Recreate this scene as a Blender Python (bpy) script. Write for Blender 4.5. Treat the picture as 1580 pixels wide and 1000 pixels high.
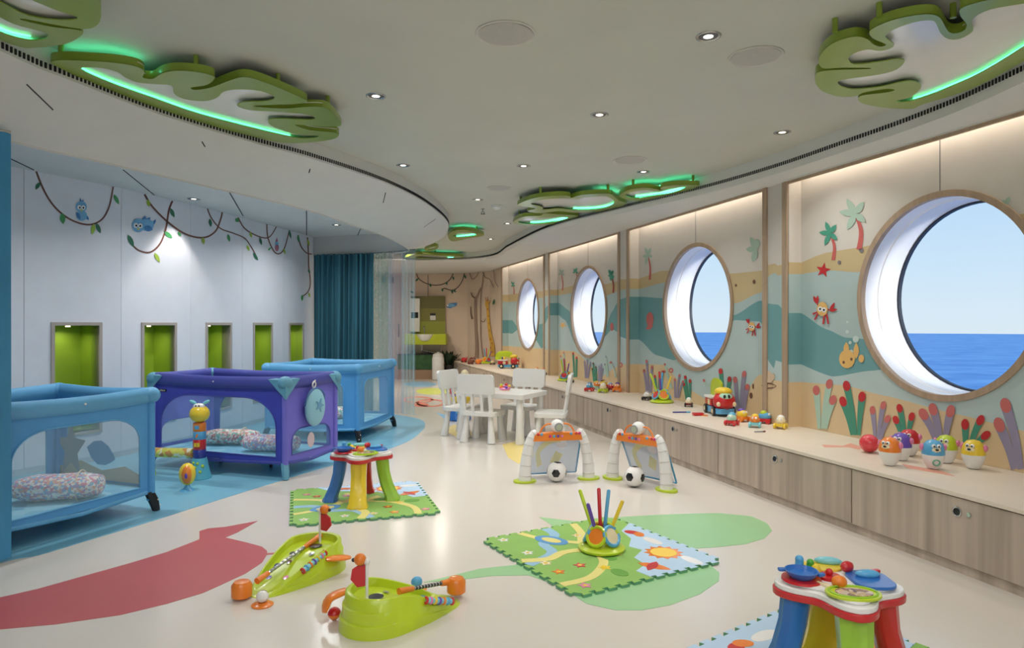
import bpy, bmesh, math, random
from mathutils import Vector, Matrix
from mathutils.geometry import tessellate_polygon
random.seed(7)
for o in list(bpy.data.objects): bpy.data.objects.remove(o)
scene = bpy.context.scene
COL = scene.collection

# ------------------------------------------------------------------ camera
F, CX, CY, EYE = 1040.0, 790.0, 500.0, 1.16
cam_d = bpy.data.cameras.new('camera'); cam = bpy.data.objects.new('camera', cam_d); COL.objects.link(cam)
cam.location = (0, 0, EYE); cam.rotation_euler = (math.pi/2, 0, 0)
cam_d.sensor_width = 36; cam_d.lens = 36*F/1580; cam_d.clip_start = .05; cam_d.clip_end = 9000
scene.camera = cam
# ------------------------------------------------------------------ world, sun, exposure
w = bpy.data.worlds.new('sky'); scene.world = w; w.use_nodes = True
nt = w.node_tree; nt.nodes.clear()
out = nt.nodes.new('ShaderNodeOutputWorld'); bg = nt.nodes.new('ShaderNodeBackground')
tc = nt.nodes.new('ShaderNodeTexCoord'); sx = nt.nodes.new('ShaderNodeSeparateXYZ'); cr = nt.nodes.new('ShaderNodeValToRGB')
nt.links.new(tc.outputs['Generated'], sx.inputs[0]); nt.links.new(sx.outputs['Z'], cr.inputs[0])
nt.links.new(cr.outputs[0], bg.inputs[0]); nt.links.new(bg.outputs[0], out.inputs[0])
e = cr.color_ramp.elements
e[0].position = 0.0; e[0].color = (.72, .84, .92, 1)
e[1].position = .22; e[1].color = (.44, .68, .95, 1)
x = e.new(.06); x.color = (.64, .81, .95, 1)
x = e.new(.6); x.color = (.36, .58, .9, 1)
bg.inputs[1].default_value = 1.0
sun_d = bpy.data.lights.new('sun', 'SUN'); sun = bpy.data.objects.new('sun', sun_d); COL.objects.link(sun)
sun_d.energy = 3.6; sun_d.angle = math.radians(10); sun_d.color = (1, .97, .92)
# sunlight runs almost along the ship's side, so it strikes the porthole reveals only
AL = math.atan(.297); SA, CA = math.sin(AL), math.cos(AL)
sdir = Vector((-SA, CA, 0))*.92 + Vector((-CA, -SA, 0))*.24 + Vector((0, 0, -.22))
sun.rotation_euler = sdir.to_track_quat('-Z', 'Y').to_euler()
sun.location = (8, -6, 6)
DOWN_W, FILL_W = 6.0, 34.0
vs = scene.view_settings
vs.view_transform = 'Standard'; vs.look = 'None'; vs.exposure = 0.0; vs.gamma = 1.0; vs.use_curve_mapping = False
CEIL, SLOT, BAYC, RIM, WTOP = EYE+1.29, EYE+1.17, EYE+1.19, EYE+1.13, EYE+1.12
# unseen fill lights added behind the viewer, standing for the hall's other lamps
def area(name, loc, rot, sx_, sy_, power, color, parent=None, shape='RECTANGLE', spread=180):
    d = bpy.data.lights.new(name, 'AREA'); d.shape = shape; d.size = sx_; d.size_y = sy_; d.energy = power; d.color = color
    d.spread = math.radians(spread)
    o = bpy.data.objects.new(name, d); COL.objects.link(o); o.location = loc; o.rotation_euler = rot
    if parent: o.parent = parent
    return o
for yy in (-2.2, -.6):
    area('fill_light', (0.1, yy, CEIL-.03), (0, 0, 0), 3.4, .9, FILL_W, (.98, .99, 1))

# ------------------------------------------------------------------ helpers
def lin(c):
    return tuple(((v/255)/12.92 if v/255 <= .04045 else ((v/255+.055)/1.055)**2.4) for v in c)
MATS = {}
def mat(name, rgb, rough=.5, noise=0.0, scale=6.0, metal=0.0, coat=0.0, emit=None, estr=0.0, stretch=(1, 1, 1), bump=0.0, rgb2=None, spec=.5):
    if name in MATS: return MATS[name]
    m = bpy.data.materials.new(name); m.use_nodes = True
    N, L = m.node_tree.nodes, m.node_tree.links
    b = N['Principled BSDF']; c = lin(rgb)
    b.inputs['Roughness'].default_value = rough; b.inputs['Metallic'].default_value = metal
    b.inputs['Coat Weight'].default_value = coat; b.inputs['Coat Roughness'].default_value = .08
    b.inputs['Specular IOR Level'].default_value = spec
    if emit:
        b.inputs['Emission Color'].default_value = (*lin(emit), 1); b.inputs['Emission Strength'].default_value = estr
    tcn = N.new('ShaderNodeTexCoord'); mp = N.new('ShaderNodeMapping'); nz = N.new('ShaderNodeTexNoise'); rp = N.new('ShaderNodeValToRGB')
    mp.inputs['Scale'].default_value = stretch; nz.inputs['Scale'].default_value = scale; nz.inputs['Detail'].default_value = 4
    L.new(tcn.outputs['Object'], mp.inputs[0]); L.new(mp.outputs[0], nz.inputs['Vector']); L.new(nz.outputs['Fac'], rp.inputs[0])
    k = noise if noise else .02
    c2 = lin(rgb2) if rgb2 else tuple(min(1, v*(1+k)) for v in c)
    c1 = c if rgb2 else tuple(v*(1-k) for v in c)
    rp.color_ramp.elements[0].position = .3; rp.color_ramp.elements[0].color = (*c1, 1)
    rp.color_ramp.elements[1].position = .7; rp.color_ramp.elements[1].color = (*c2, 1)
    L.new(rp.outputs[0], b.inputs['Base Color'])
    if bump:
        bp = N.new('ShaderNodeBump'); bp.inputs['Strength'].default_value = bump; bp.inputs['Distance'].default_value = .01
        L.new(nz.outputs['Fac'], bp.inputs['Height']); L.new(bp.outputs[0], b.inputs['Normal'])
    MATS[name] = m; return m
def sheer(name, rgb, keep, rough=.8):
    """thin woven or clear sheet: 'keep' is how much of the light it stops"""
    if name in MATS: return MATS[name]
    m = bpy.data.materials.new(name); m.use_nodes = True
    N, L = m.node_tree.nodes, m.node_tree.links; b = N['Principled BSDF']
    b.inputs['Base Color'].default_value = (*lin(rgb), 1); b.inputs['Roughness'].default_value = rough
    t = N.new('ShaderNodeBsdfTransparent'); mx = N.new('ShaderNodeMixShader'); nz = N.new('ShaderNodeTexNoise'); nz.inputs['Scale'].default_value = 60
    mr = N.new('ShaderNodeMapRange'); mr.inputs[3].default_value = keep*.93; mr.inputs[4].default_value = min(1, keep*1.07)
    L.new(nz.outputs['Fac'], mr.inputs[0]); L.new(mr.outputs[0], mx.inputs[0])
    L.new(t.outputs[0], mx.inputs[1]); L.new(b.outputs[0], mx.inputs[2]); L.new(mx.outputs[0], N['Material Output'].inputs[0])
    MATS[name] = m; return m
def print_mat(name, cols, scale=30, rough=.7):
    """all-over printed cloth: voronoi cells in a few colours"""
    if name in MATS: return MATS[name]
    m = bpy.data.materials.new(name); m.use_nodes = True
    N, L = m.node_tree.nodes, m.node_tree.links; b = N['Principled BSDF']; b.inputs['Roughness'].default_value = rough
    tcn = N.new('ShaderNodeTexCoord'); vo = N.new('ShaderNodeTexVoronoi'); vo.inputs['Scale'].default_value = scale
    sp = N.new('ShaderNodeSeparateXYZ'); rp = N.new('ShaderNodeValToRGB'); rp.color_ramp.interpolation = 'CONSTANT'
    L.new(tcn.outputs['Object'], vo.inputs['Vector']); L.new(vo.outputs['Color'], sp.inputs[0]); L.new(sp.outputs['X'], rp.inputs[0]); L.new(rp.outputs[0], b.inputs['Base Color'])
    el = rp.color_ramp.elements; el[0].color = (*lin(cols[0]), 1); el[1].position = 1/len(cols); el[1].color = (*lin(cols[1]), 1)
    for i in range(2, len(cols)):
        q = el.new(i/len(cols)); q.color = (*lin(cols[i]), 1)
    MATS[name] = m; return m

class MB:
    def __init__(s): s.v = []; s.f = []; s.mi = []; s.m = 0
    def add(s, vs_, fs):
        o = len(s.v); s.v += [tuple(p) for p in vs_]
        for f in fs: s.f.append(tuple(i+o for i in f)); s.mi.append(s.m)
        return s
    def box(s, c, d, rz=0, M=None):
        x, y, z = (k/2 for k in d); cs, sn = math.cos(rz), math.sin(rz)
        pts = [Vector((a*x, b*y, g*z)) for g in (-1, 1) for a, b in ((-1, -1), (1, -1), (1, 1), (-1, 1))]
        if M is not None: pts = [M @ p for p in pts]
        pts = [Vector((c[0]+p.x*cs-p.y*sn, c[1]+p.x*sn+p.y*cs, c[2]+p.z)) for p in pts]
        return s.add(pts, [(0, 3, 2, 1), (4, 5, 6, 7), (0, 1, 5, 4), (1, 2, 6, 5), (2, 3, 7, 6), (3, 0, 4, 7)])
    def lathe(s, prof, n=24, c=(0, 0, 0), M=None, sx=1, sy=1):
        vs_ = []; k = len(prof)
        for i in range(n):
            a = 2*math.pi*i/n
            for r, z in prof:
                p = Vector((r*math.cos(a)*sx, r*math.sin(a)*sy, z))
                if M is not None: p = M @ p
                vs_.append((p.x+c[0], p.y+c[1], p.z+c[2]))
        fs = []
        for i in range(n):
            j = (i+1) % n
            for q in range(k-1): fs.append((i*k+q, j*k+q, j*k+q+1, i*k+q+1))
        if prof[0][0] > 1e-6: fs.append(tuple(i*k for i in range(n))[::-1])
        if prof[-1][0] > 1e-6: fs.append(tuple(i*k+k-1 for i in range(n)))
        return s.add(vs_, fs)
    def ball(s, c, r, n=16, m=10, M=None):
        if not hasattr(r, '__len__'): r = (r, r, r)
        prof = [(math.sin(math.pi*i/m), -math.cos(math.pi*i/m)) for i in range(m+1)]
        prof[0] = (1e-4, -1); prof[-1] = (1e-4, 1)
        S = Matrix.Diagonal((*r, 1)).to_3x3()
        if M is not None: S = M.to_3x3() @ S
        return s.lathe(prof, n, c, S)
    def cyl(s, a, b, r0, r1=None, n=14):
        return s.tube([a, b], [r0, r0 if r1 is None else r1], n)
    def tube(s, path, rad, n=8, closed=False, sec=None):
        path = [Vector(p) for p in path]; k = len(path)
        if not hasattr(rad, '__len__'): rad = [rad]*k
        vs_ = []; up = None
        for i, p in enumerate(path):
            if closed: t = path[(i+1) % k]-path[i-1]
            else: t = path[min(i+1, k-1)]-path[max(i-1, 0)]
            t.normalize()
            if up is None: up = t.orthogonal() if sec is None else (Vector((0, 0, 1)) if abs(t.z) < .9 else Vector((0, 1, 0)))
            u = (up - t*up.dot(t)).normalized(); up = u; v = t.cross(u)
            for j in range(n):
                a = 2*math.pi*(j+.5)/n; ca_, sa_ = math.cos(a), math.sin(a)
                if sec: ca_ *= sec[0]; sa_ *= sec[1]
                vs_.append(p+(u*ca_+v*sa_)*rad[i])
        fs = []
        for i in range(k if closed else k-1):
            i2 = (i+1) % k
            for j in range(n):
                j2 = (j+1) % n; fs.append((i*n+j, i*n+j2, i2*n+j2, i2*n+j))
        if not closed: fs += [tuple(range(n))[::-1], tuple((k-1)*n+j for j in range(n))]
        return s.add(vs_, fs)
    def torus(s, c, R, r, n=28, m=8, M=None):
        p = [Vector((R*math.cos(2*math.pi*i/n), R*math.sin(2*math.pi*i/n), 0)) for i in range(n)]
        if M is not None: p = [M @ q for q in p]
        return s.tube([q+Vector(c) for q in p], r, m, True)
    def prism(s, polys, fn, t0, t1, sides=True):
        """polys: [outer, hole...] 2-D; fn(x,y,t)->3-D"""
        flat = [p for q in polys for p in q]; n = len(flat)
        tri = tessellate_polygon([[Vector((p[0], p[1], 0)) for p in q] for q in polys])
        vs_ = [fn(p[0], p[1], t0) for p in flat]+[fn(p[0], p[1], t1) for p in flat]
        fs = []
        for t in tri:
            fs.append(tuple(t)); fs.append(tuple(i+n for i in reversed(t)))
        if sides:
            o = 0
            for q in polys:
                k = len(q)
                for i in range(k): j = (i+1) % k; fs.append((o+i, o+j, o+j+n, o+i+n))
                o += k
        return s.add(vs_, fs)
    def flat(s, polys, fn):
        flat = [p for q in polys for p in q]
        tri = tessellate_polygon([[Vector((p[0], p[1], 0)) for p in q] for q in polys])
        return s.add([fn(p[0], p[1]) for p in flat], [tuple(t) for t in tri])
    def build(s, name, mats, parent=None, smooth=True, bevel=0, ang=38, loc=None, recalc=True):
        me = bpy.data.meshes.new(name); me.from_pydata(s.v, [], s.f)
        if not isinstance(mats, (list, tuple)): mats = [mats]
        for m in mats: me.materials.append(m)
        me.polygons.foreach_set('material_index', s.mi)
        if recalc:
            bm = bmesh.new(); bm.from_mesh(me); bmesh.ops.recalc_face_normals(bm, faces=bm.faces); bm.to_mesh(me); bm.free()
        if smooth:
            me.polygons.foreach_set('use_smooth', [True]*len(me.polygons)); me.set_sharp_from_angle(angle=math.radians(ang))
        o = bpy.data.objects.new(name, me); COL.objects.link(o)
        if parent: o.parent = parent
        if loc: o.location = loc
        if bevel:
            b = o.modifiers.new('bevel', 'BEVEL'); b.width = bevel; b.segments = 3; b.limit_method = 'ANGLE'; b.angle_limit = math.radians(40)
        return o
def tag(o, label=None, cat=None, group=None, kind=None):
    if label: o['label'] = label
    if cat: o['category'] = cat
    if group: o['group'] = group
    if kind: o['kind'] = kind
    return o
def empty(name, loc=(0, 0, 0), rz=0, parent=None):
    o = bpy.data.objects.new(name, None); COL.objects.link(o); o.location = loc; o.rotation_euler = (0, 0, rz); o.empty_display_size = .1
    if parent: o.parent = parent
    return o
KIDS = {}
def copy_tree(o, parent=None):
    c = o.copy(); COL.objects.link(c); c.parent = parent
    for ch in list(o.children): copy_tree(ch, c)
    return c
def place(src, used, loc, rz, label, group=None, cat=None):
    o = src if not used else copy_tree(src)
    o.location = loc; o.rotation_euler = (0, 0, rz); tag(o, label, cat, group); return o
def RX(a): return Matrix.Rotation(a, 3, 'X')
def RY(a): return Matrix.Rotation(a, 3, 'Y')
def RZ(a): return Matrix.Rotation(a, 3, 'Z')
# measured photograph points -> points on the real surface they lie on
def at(px, py, z=0.0):
    Y = F*(EYE-z)/(py-CY); return Vector(((px-CX)/F*Y, Y, z))
def atY(px, py, Y): return Vector(((px-CX)/F*Y, Y, EYE+(CY-py)/F*Y))
def crop(pts, k, ox, oy): return [(x/k+ox, y/k+oy) for x, y in pts]
def spline(pts, n=6, closed=False):
    P = [Vector(p) for p in pts]; k = len(P); out = []
    rng = range(k) if closed else range(k-1)
    for i in rng:
        p0, p1, p2, p3 = (P[(i-1) % k], P[i], P[(i+1) % k], P[(i+2) % k]) if closed else (P[max(i-1, 0)], P[i], P[i+1], P[min(i+2, k-1)])
        for j in range(n):
            t = j/n; out.append(.5*((2*p1)+(p2-p0)*t+(2*p0-5*p1+4*p2-p3)*t*t+(3*p1-p0-3*p2+p3)*t**3))
    if not closed: out.append(P[-1])
    return out
def ribbon(path, w0, w1=None, n=6):
    """polygon of a tapering stroke along a 2-D path"""
    w1 = w0 if w1 is None else w1
    p = spline([(q[0], q[1]) for q in path], n); L_, R_ = [], []
    for i, q in enumerate(p):
        t = (p[min(i+1, len(p)-1)]-p[max(i-1, 0)]).normalized(); nn = Vector((-t.y, t.x)); ww = (w0+(w1-w0)*i/(len(p)-1))/2
        L_.append(tuple(q+nn*ww)); R_.append(tuple(q-nn*ww))
    return L_+R_[::-1]
def oval(c, rx, ry, n=14, a0=0.0):
    ca_, sa_ = math.cos(a0), math.sin(a0); o = []
    for i in range(n):
        a = 2*math.pi*i/n; x_, y_ = rx*math.cos(a), ry*math.sin(a); o.append((c[0]+x_*ca_-y_*sa_, c[1]+x_*sa_+y_*ca_))
    return o
def leaf2(a, b, wd):
    a, b = Vector(a), Vector(b); t = (b-a); n_ = Vector((-t.y, t.x)).normalized(); o = []
    for u, k in ((0, 0), (.2, .7), (.45, 1), (.7, .8), (.9, .35), (1, 0)): o.append(tuple(a+t*u+n_*k*wd/2))
    for u, k in ((.9, .35), (.7, .8), (.45, 1), (.2, .7)): o.append(tuple(a+t*u-n_*k*wd/2))
    return o
def star2(c, r, ri, n=5, a0=math.pi/2, sy=1):
    return [(c[0]+(r if i % 2 == 0 else ri)*math.cos(a0+math.pi*i/n), c[1]+sy*(r if i % 2 == 0 else ri)*math.sin(a0+math.pi*i/n)) for i in range(2*n)]
def interp(tab, x_):
    if x_ <= tab[0][0]: return tab[0][1]
    for (a, b), (c, d) in zip(tab, tab[1:]):
        if x_ <= c:
            t = (x_-a)/(c-a); t = t*t*(3-2*t)*.5+t*.5; return b+(d-b)*t
    return tab[-1][1]

# ------------------------------------------------------------------ materials
white_pl = mat('white_plastic', (232, 230, 224), .32, coat=.15)
wall_w = mat('wall_white', (226, 229, 237), .45)
far_w = mat('far_wall_paint', (226, 205, 185), .6)
ceil_m = mat('ceiling_paint', (197, 198, 188), .6, .03, 2)
rim_m = mat('soffit_paint', (216, 216, 212), .75, spec=.2)
black = mat('black_plastic', (22, 22, 24), .4)
dark = mat('slot_dark', (30, 30, 30), .8)
seam_m = mat('seam_grey', (120, 120, 122), .8)
lime_in = mat('niche_lime', (148, 178, 44), .55)
frame_m = mat('niche_frame', (176, 166, 158), .4)
oak = mat('oak_trim', (176, 152, 128), .5, .12, 5, stretch=(6, 6, .6))
steel = mat('steel', (185, 185, 185), .25, metal=1)
chrome = mat('chrome_lock', (200, 200, 200), .2, metal=1)
C = {k: mat('toy_'+k, v, .28, coat=.3) for k, v in dict(red=(205, 38, 42), orange=(240, 132, 40), yellow=(240, 205, 50), lime=(192, 214, 42), green=(80, 170, 60),
     blue=(44, 110, 190), navy=(50, 60, 150), aqua=(130, 205, 215), sky=(90, 170, 215), purple=(105, 75, 175), pink=(226, 130, 170), cream=(240, 222, 180), white=(238, 236, 232),
     brown=(120, 70, 50), black=(20, 20, 22), grey=(150, 150, 150), dred=(120, 30, 34), mint=(170, 215, 190), magenta=(205, 50, 130), leaf=(158, 202, 58)).items()}
# ================================================================== SETTING
floor_m = mat('floor_vinyl', (220, 212, 202), .2, .02, 1.2, spec=.5)
P0 = Vector((3.73, 0)); RD = Vector((-SA, CA)); RN = Vector((-CA, -SA))
plan = [(3.73+.297*3.4-.0, -3.4), (3.8, .0), (3.80-.297*13.4, 13.4), (-.3, 14.6), (-5.3, 14.6), (-5.3, -3.4)]
floor = tag(MB().prism([plan], lambda x, y, z: Vector((x, y, z)), -.1, 0).build('floor', floor_m, smooth=False), kind='structure')
inlay = {k: mat('inlay_'+k, v, .33, .03, 2) for k, v in dict(blue=(120, 180, 204), red=(192, 88, 88), green=(158, 204, 150), yellow=(238, 214, 130), pale=(150, 196, 226), lime=(204, 214, 110), coral=(232, 128, 110)).items()}
def floor_inlay(name, polys, m, z=.0015):
    return MB().prism(polys, lambda x, y, t: Vector((x, y, t)), 0.0002, z, True).build(name, m, floor, smooth=False)
def gpoly(px): return [tuple(at(*p).xy) for p in px]
blue = [at(*p).xy for p in [(-60, 884), (20, 864), (60, 857), (130, 836), (230, 806), (330, 774), (440, 740), (520, 716), (580, 700), (630, 681), (651, 665), (656, 655), (648, 647), (620, 641)]]
blue = [tuple(p) for p in spline(blue, 4)]+[(-2.0, 9.1), (-2.7, 9.25), (-3.0, 7.9), (-3.2, 6.9), (-3.42, 6.0), (-3.75, 5.3), (-4.1, 4.6), (-4.3, 3.4), (-3.9, 2.6)]
floor_inlay('blue_inlay', [blue], inlay['blue'])
red = crop([(0, 570), (200, 525), (450, 455), (700, 385), (900, 325), (1080, 255), (1080, 210), (1130, 195), (1220, 188), (1240, 184), (1395, 155), (1290, 215), (1220, 245), (1330, 270), (1420, 295), (1447, 318), (1447, 330), (1530, 325), (1530, 332), (1446, 338), (1420, 380), (1330, 440), (1200, 500), (1100, 545), (900, 605), (650, 665), (300, 715), (0, 742), (-300, 752), (-300, 635)], 3.511, 0, 760)
floor_inlay('red_inlay', [gpoly(red)], inlay['red'])
green = [(654, 899), (700, 888), (740, 878), (850, 866), (872, 830), (850, 810), (832, 798), (855, 801), (890, 805), (960, 798), (1010, 795), (1060, 793), (1110, 792), (1160, 797), (1184, 808), (1191, 819), (1180, 831), (1150, 840), (1100, 845), (1050, 848), (1090, 868), (1110, 884), (1109, 897), (1080, 917), (1035, 934), (990, 942), (950, 942), (905, 932), (865, 905), (815, 888), (760, 889), (700, 896)]
floor_inlay('green_inlay', [gpoly(green)], inlay['green'])
floor_inlay('yellow_inlay', [gpoly([(775, 686), (800, 680), (822, 690), (824, 704), (800, 716), (784, 706)])], inlay['yellow'])
floor_inlay('yellow_inlay', [gpoly([(686, 664), (700, 655), (722, 660), (730, 672), (706, 676)])], inlay['yellow'])
floor_inlay('lime_inlay', [gpoly(oval((668, 604), 26, 5, 20))], inlay['lime'])
floor_inlay('pale_inlay', [gpoly(oval((648, 593), 26, 4.2, 20))], inlay['pale'])
floor_inlay('pale_inlay', [gpoly([(672, 636), (690, 641), (700, 650), (686, 647)])], inlay['pale'])
for c_, rx_, ry_ in (((645, 617), 24, 5), ((664, 622), 22, 6)):
    floor_inlay('coral_ring_inlay', [gpoly(oval(c_, rx_, ry_, 24)), gpoly(oval(c_, rx_*.84, ry_*.72, 24))], inlay['coral'])
floor_inlay('coral_inlay', [gpoly(oval((650, 625), 12, 3, 16))], inlay['coral'])

# ---------------------------------------------------------------- ceiling
tag(MB().prism([plan], lambda x, y, z: Vector((x, y, z)), CEIL, CEIL+.1).build('ceiling', ceil_m, smooth=False), kind='structure')
P0 = Vector((3.73, 0)); RD = Vector((-SA, CA)); RN = Vector((-CA, -SA))
def rw(s, z, off=0.0):
    p = P0+RD*s+RN*off; return Vector((p.x, p.y, z))
def s_of(p): return (Vector((p[0], p[1]))-P0).dot(RD)
HS = EYE+1.08; REC = .12
def resample(p, n):
    L_ = [0]
    for a, b in zip(p, p[1:]): L_.append(L_[-1]+(b-a).length)
    o = []; j = 0
    for i in range(n):
        t = L_[-1]*i/(n-1)
        while j < len(p)-2 and L_[j+1] < t: j += 1
        o.append(p[j].lerp(p[j+1], (t-L_[j])/max(1e-9, L_[j+1]-L_[j])))
    return o
def atS(px, py): return at(px, py, SLOT)
# right and rear soffit: a lip along the air slot, falling back to the window wall
Cr = [Vector((2.1, -3.2, SLOT)), Vector((2.3, -1, SLOT)), Vector((2.4, 1, SLOT))]+[atS(*p) for p in ((1580, 113), (1429, 180), (1300, 226), (1200, 260), (1115, 285), (1040, 304), (963, 322), (846, 352), (781, 383))]
Cr_in = spline(Cr, 8)
Cr_b = spline([Cr_in[-1], Vector((-.3, 11.55, SLOT)), Vector((-.75, 12.15, SLOT)), Vector((-1.4, 12.35, SLOT)), Vector((-2.1, 12.3, SLOT)), Vector((-3.4, 12.0, SLOT))], 5)
outer = [rw(s_of(p), HS, REC) for p in Cr_in]
end_s = s_of(outer[-1])
ob = resample([outer[-1], rw(13.3, HS, REC), Vector((-.45, 13.8, HS)), Vector((-.95, 14.35, HS)), Vector((-2.4, 14.5, HS)), Vector((-4.6, 14.5, HS))], len(Cr_b))
Cin = Cr_in+Cr_b[1:]; Cout = outer+ob[1:]
def loft(rows, name, m, parent=None, n_out=None, smooth=True):
    k = len(rows[0]); b = MB(); b.add([p for r in rows for p in r], [(i*k+j, i*k+j+1, (i+1)*k+j+1, (i+1)*k+j) for i in range(len(rows)-1) for j in range(k-1)])
    return b.build(name, m, parent, smooth=smooth, ang=30)
up = lambda ps, z: [Vector((p.x, p.y, z)) for p in ps]
mid1 = [a.lerp(b, .06) for a, b in zip(Cin, Cout)]; mid1 = up(mid1, SLOT-.035)
sof = tag(loft([up(Cin, CEIL), up(Cin, SLOT), mid1, [a.lerp(b, .55)-Vector((0, 0, .012)) for a, b in zip(mid1, Cout)], Cout], 'ceiling_soffit', rim_m), kind='structure')
def vent(curve, name, parent, flip=1):
    """row of small dark air slots along the lip"""
    b = MB(); L_ = 0; pts = resample(curve, int(sum((q-p).length for p, q in zip(curve, curve[1:]))/.0225))
    for p, q in zip(pts, pts[1:]):
        d = (q-p).normalized(); m_ = (p+q)/2; rz = math.atan2(d.y, d.x)
        b.box((m_.x, m_.y, SLOT+.026), (.0095, .01, .026), rz)
    o = b.build(name, dark, parent, smooth=False); o['kind'] = 'stuff'; return o
vent(Cr_in, 'vent_slots', sof); vent(Cr_b, 'vent_slots', sof)
# left canopy over the sleeping bay: slot curve, sloping fascia, lower edge
LOW = EYE+.93
Ls = spline([Vector((-2.1, -.2, SLOT)), Vector((-2.25, 1.4, SLOT))]+[atS(*p) for p in ((0, 78), (120, 128), (250, 178), (400, 223), (478, 244), (582, 278), (640, 304), (672, 325), (689, 341), (692, 352), (684, 366))]+[Vector((-1.3, 10.1, SLOT)), Vector((-2.0, 10.8, SLOT)), Vector((-3.4, 11.2, SLOT))], 6)
Ll = spline([Vector((-2.95, 0.2, LOW)), Vector((-2.9, 1.8, LOW))]+[at(px, py, LOW) for px, py in ((0, 212), (150, 247), (300, 282), (400, 305), (480, 325), (560, 352), (600, 367), (630, 384))]+[Vector((-1.42, 8.75, LOW)), Vector((-1.75, 8.95, LOW)), Vector((-2.2, 9.1, LOW)), Vector((-2.78, 9.3, LOW))], 6)
NA = 120
A_ = resample(Ls, NA); B_ = resample(Ll, NA)
# pair the two curves by nearest direction so that joints run radially
lip = [a.lerp(b, .07) for a, b in zip(A_, B_)]; lip = up(lip, SLOT-.02)
fas = tag(loft([up(A_, CEIL), A_, lip, B_, [Vector((p.x, p.y, LOW-.012)) for p in B_], [Vector((p.x-.02*0, p.y, LOW)) + (p-a).normalized()*Vector((1, 1, 0)).length*.018 for p, a in zip(B_, A_)], [Vector((p.x, p.y, BAYC)) + Vector(((p-a).x, (p-a).y, 0)).normalized()*.02 for p, a in zip(B_, A_)]], 'ceiling_canopy', rim_m), kind='structure')
vent(A_[:int(NA*.78)], 'vent_slots', fas)
def on_fascia(px, py):
    best = None
    for i in range(NA-1):
        for v in range(0, 25):
            p = lip[i].lerp(B_[i], v/24); q = (CX+p.x/p.y*F, CY-(p.z-EYE)/p.y*F) if p.y > .1 else (9e9, 0)
            d = (q[0]-px)**2+(q[1]-py)**2
            if best is None or d < best[0]: best = (d, p)
    return best[1]
for (a, b) in (((37, 122), (83, 163)), ((310, 214), (317, 223)), ((478, 259), (478, 270)), ((598, 298), (589, 311)), ((670, 338), (654, 352))):
    p, q = on_fascia(*a), on_fascia(*b); MB().tube([p-Vector((0, 0, .001)), q-Vector((0, 0, .001))], .004, 4).build('joint_gap', dark, fas)
# ---------------------------------------------------------------- left wall
def node(px, py): Y = F*(BAYC-EYE)/(CY-py); return Vector(((px-CX)/F*Y, Y))
LN = [node(37, 261), node(187, 290), node(294, 315), node(374, 336), node(437, 353), node(483, 366)]
LN = [LN[0]-(LN[1]-LN[0]).normalized()*.8]+LN+[LN[-1]+Vector((.02, .5))]
bayc = tag(MB().flat([[tuple(p.xy) for p in B_ if p.y > 1.9]+[tuple(p) for p in LN[-2::-1]]+[(-4.7, 3.6), (-4.7, 1.9)]], lambda x, y: Vector((x, y, BAYC+.001))).build('ceiling_bay', rim_m, smooth=False), kind='structure')
for (a, b) in (((0, 237), (52, 262)), ((190, 262), (238, 301)), ((353, 295), (375, 333)), ((473, 323), (473, 364)), ((560, 345), (552, 363))):
    p, q = at(*a, BAYC), at(*b, BAYC); MB().tube([p, q], .005, 4).build('joint_gap', dark, bayc)
wl = tag(empty('wall_left', (LN[3].x, LN[3].y, 0)), kind='structure'); WL0 = Vector((LN[3].x, LN[3].y, 0))
NB, NT = .24, 1.175
niches = {1: (80, 157), 2: (219, 272), 3: (318, 357), 4: (391, 420), 5: (446, 468)}
def seg_hit(a, b, px):
    d = b-a; k = (px-CX)/F; t = (k*a.y-a.x)/(d.x-k*d.y); return t
def lwall(px, py, off=.003):
    for a, b in zip(LN, LN[1:]):
        t = seg_hit(a, b, px)
        if 0 <= t <= 1:
            p = a+(b-a)*t; n = Vector(((b-a).y, -(b-a).x)).normalized(); p2 = p+n*off
            return Vector((p2.x, p2.y, EYE+(CY-py)/F*p.y))
    a, b = LN[0], LN[1]; return Vector((a.x, a.y, EYE))
lnook = []
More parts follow.
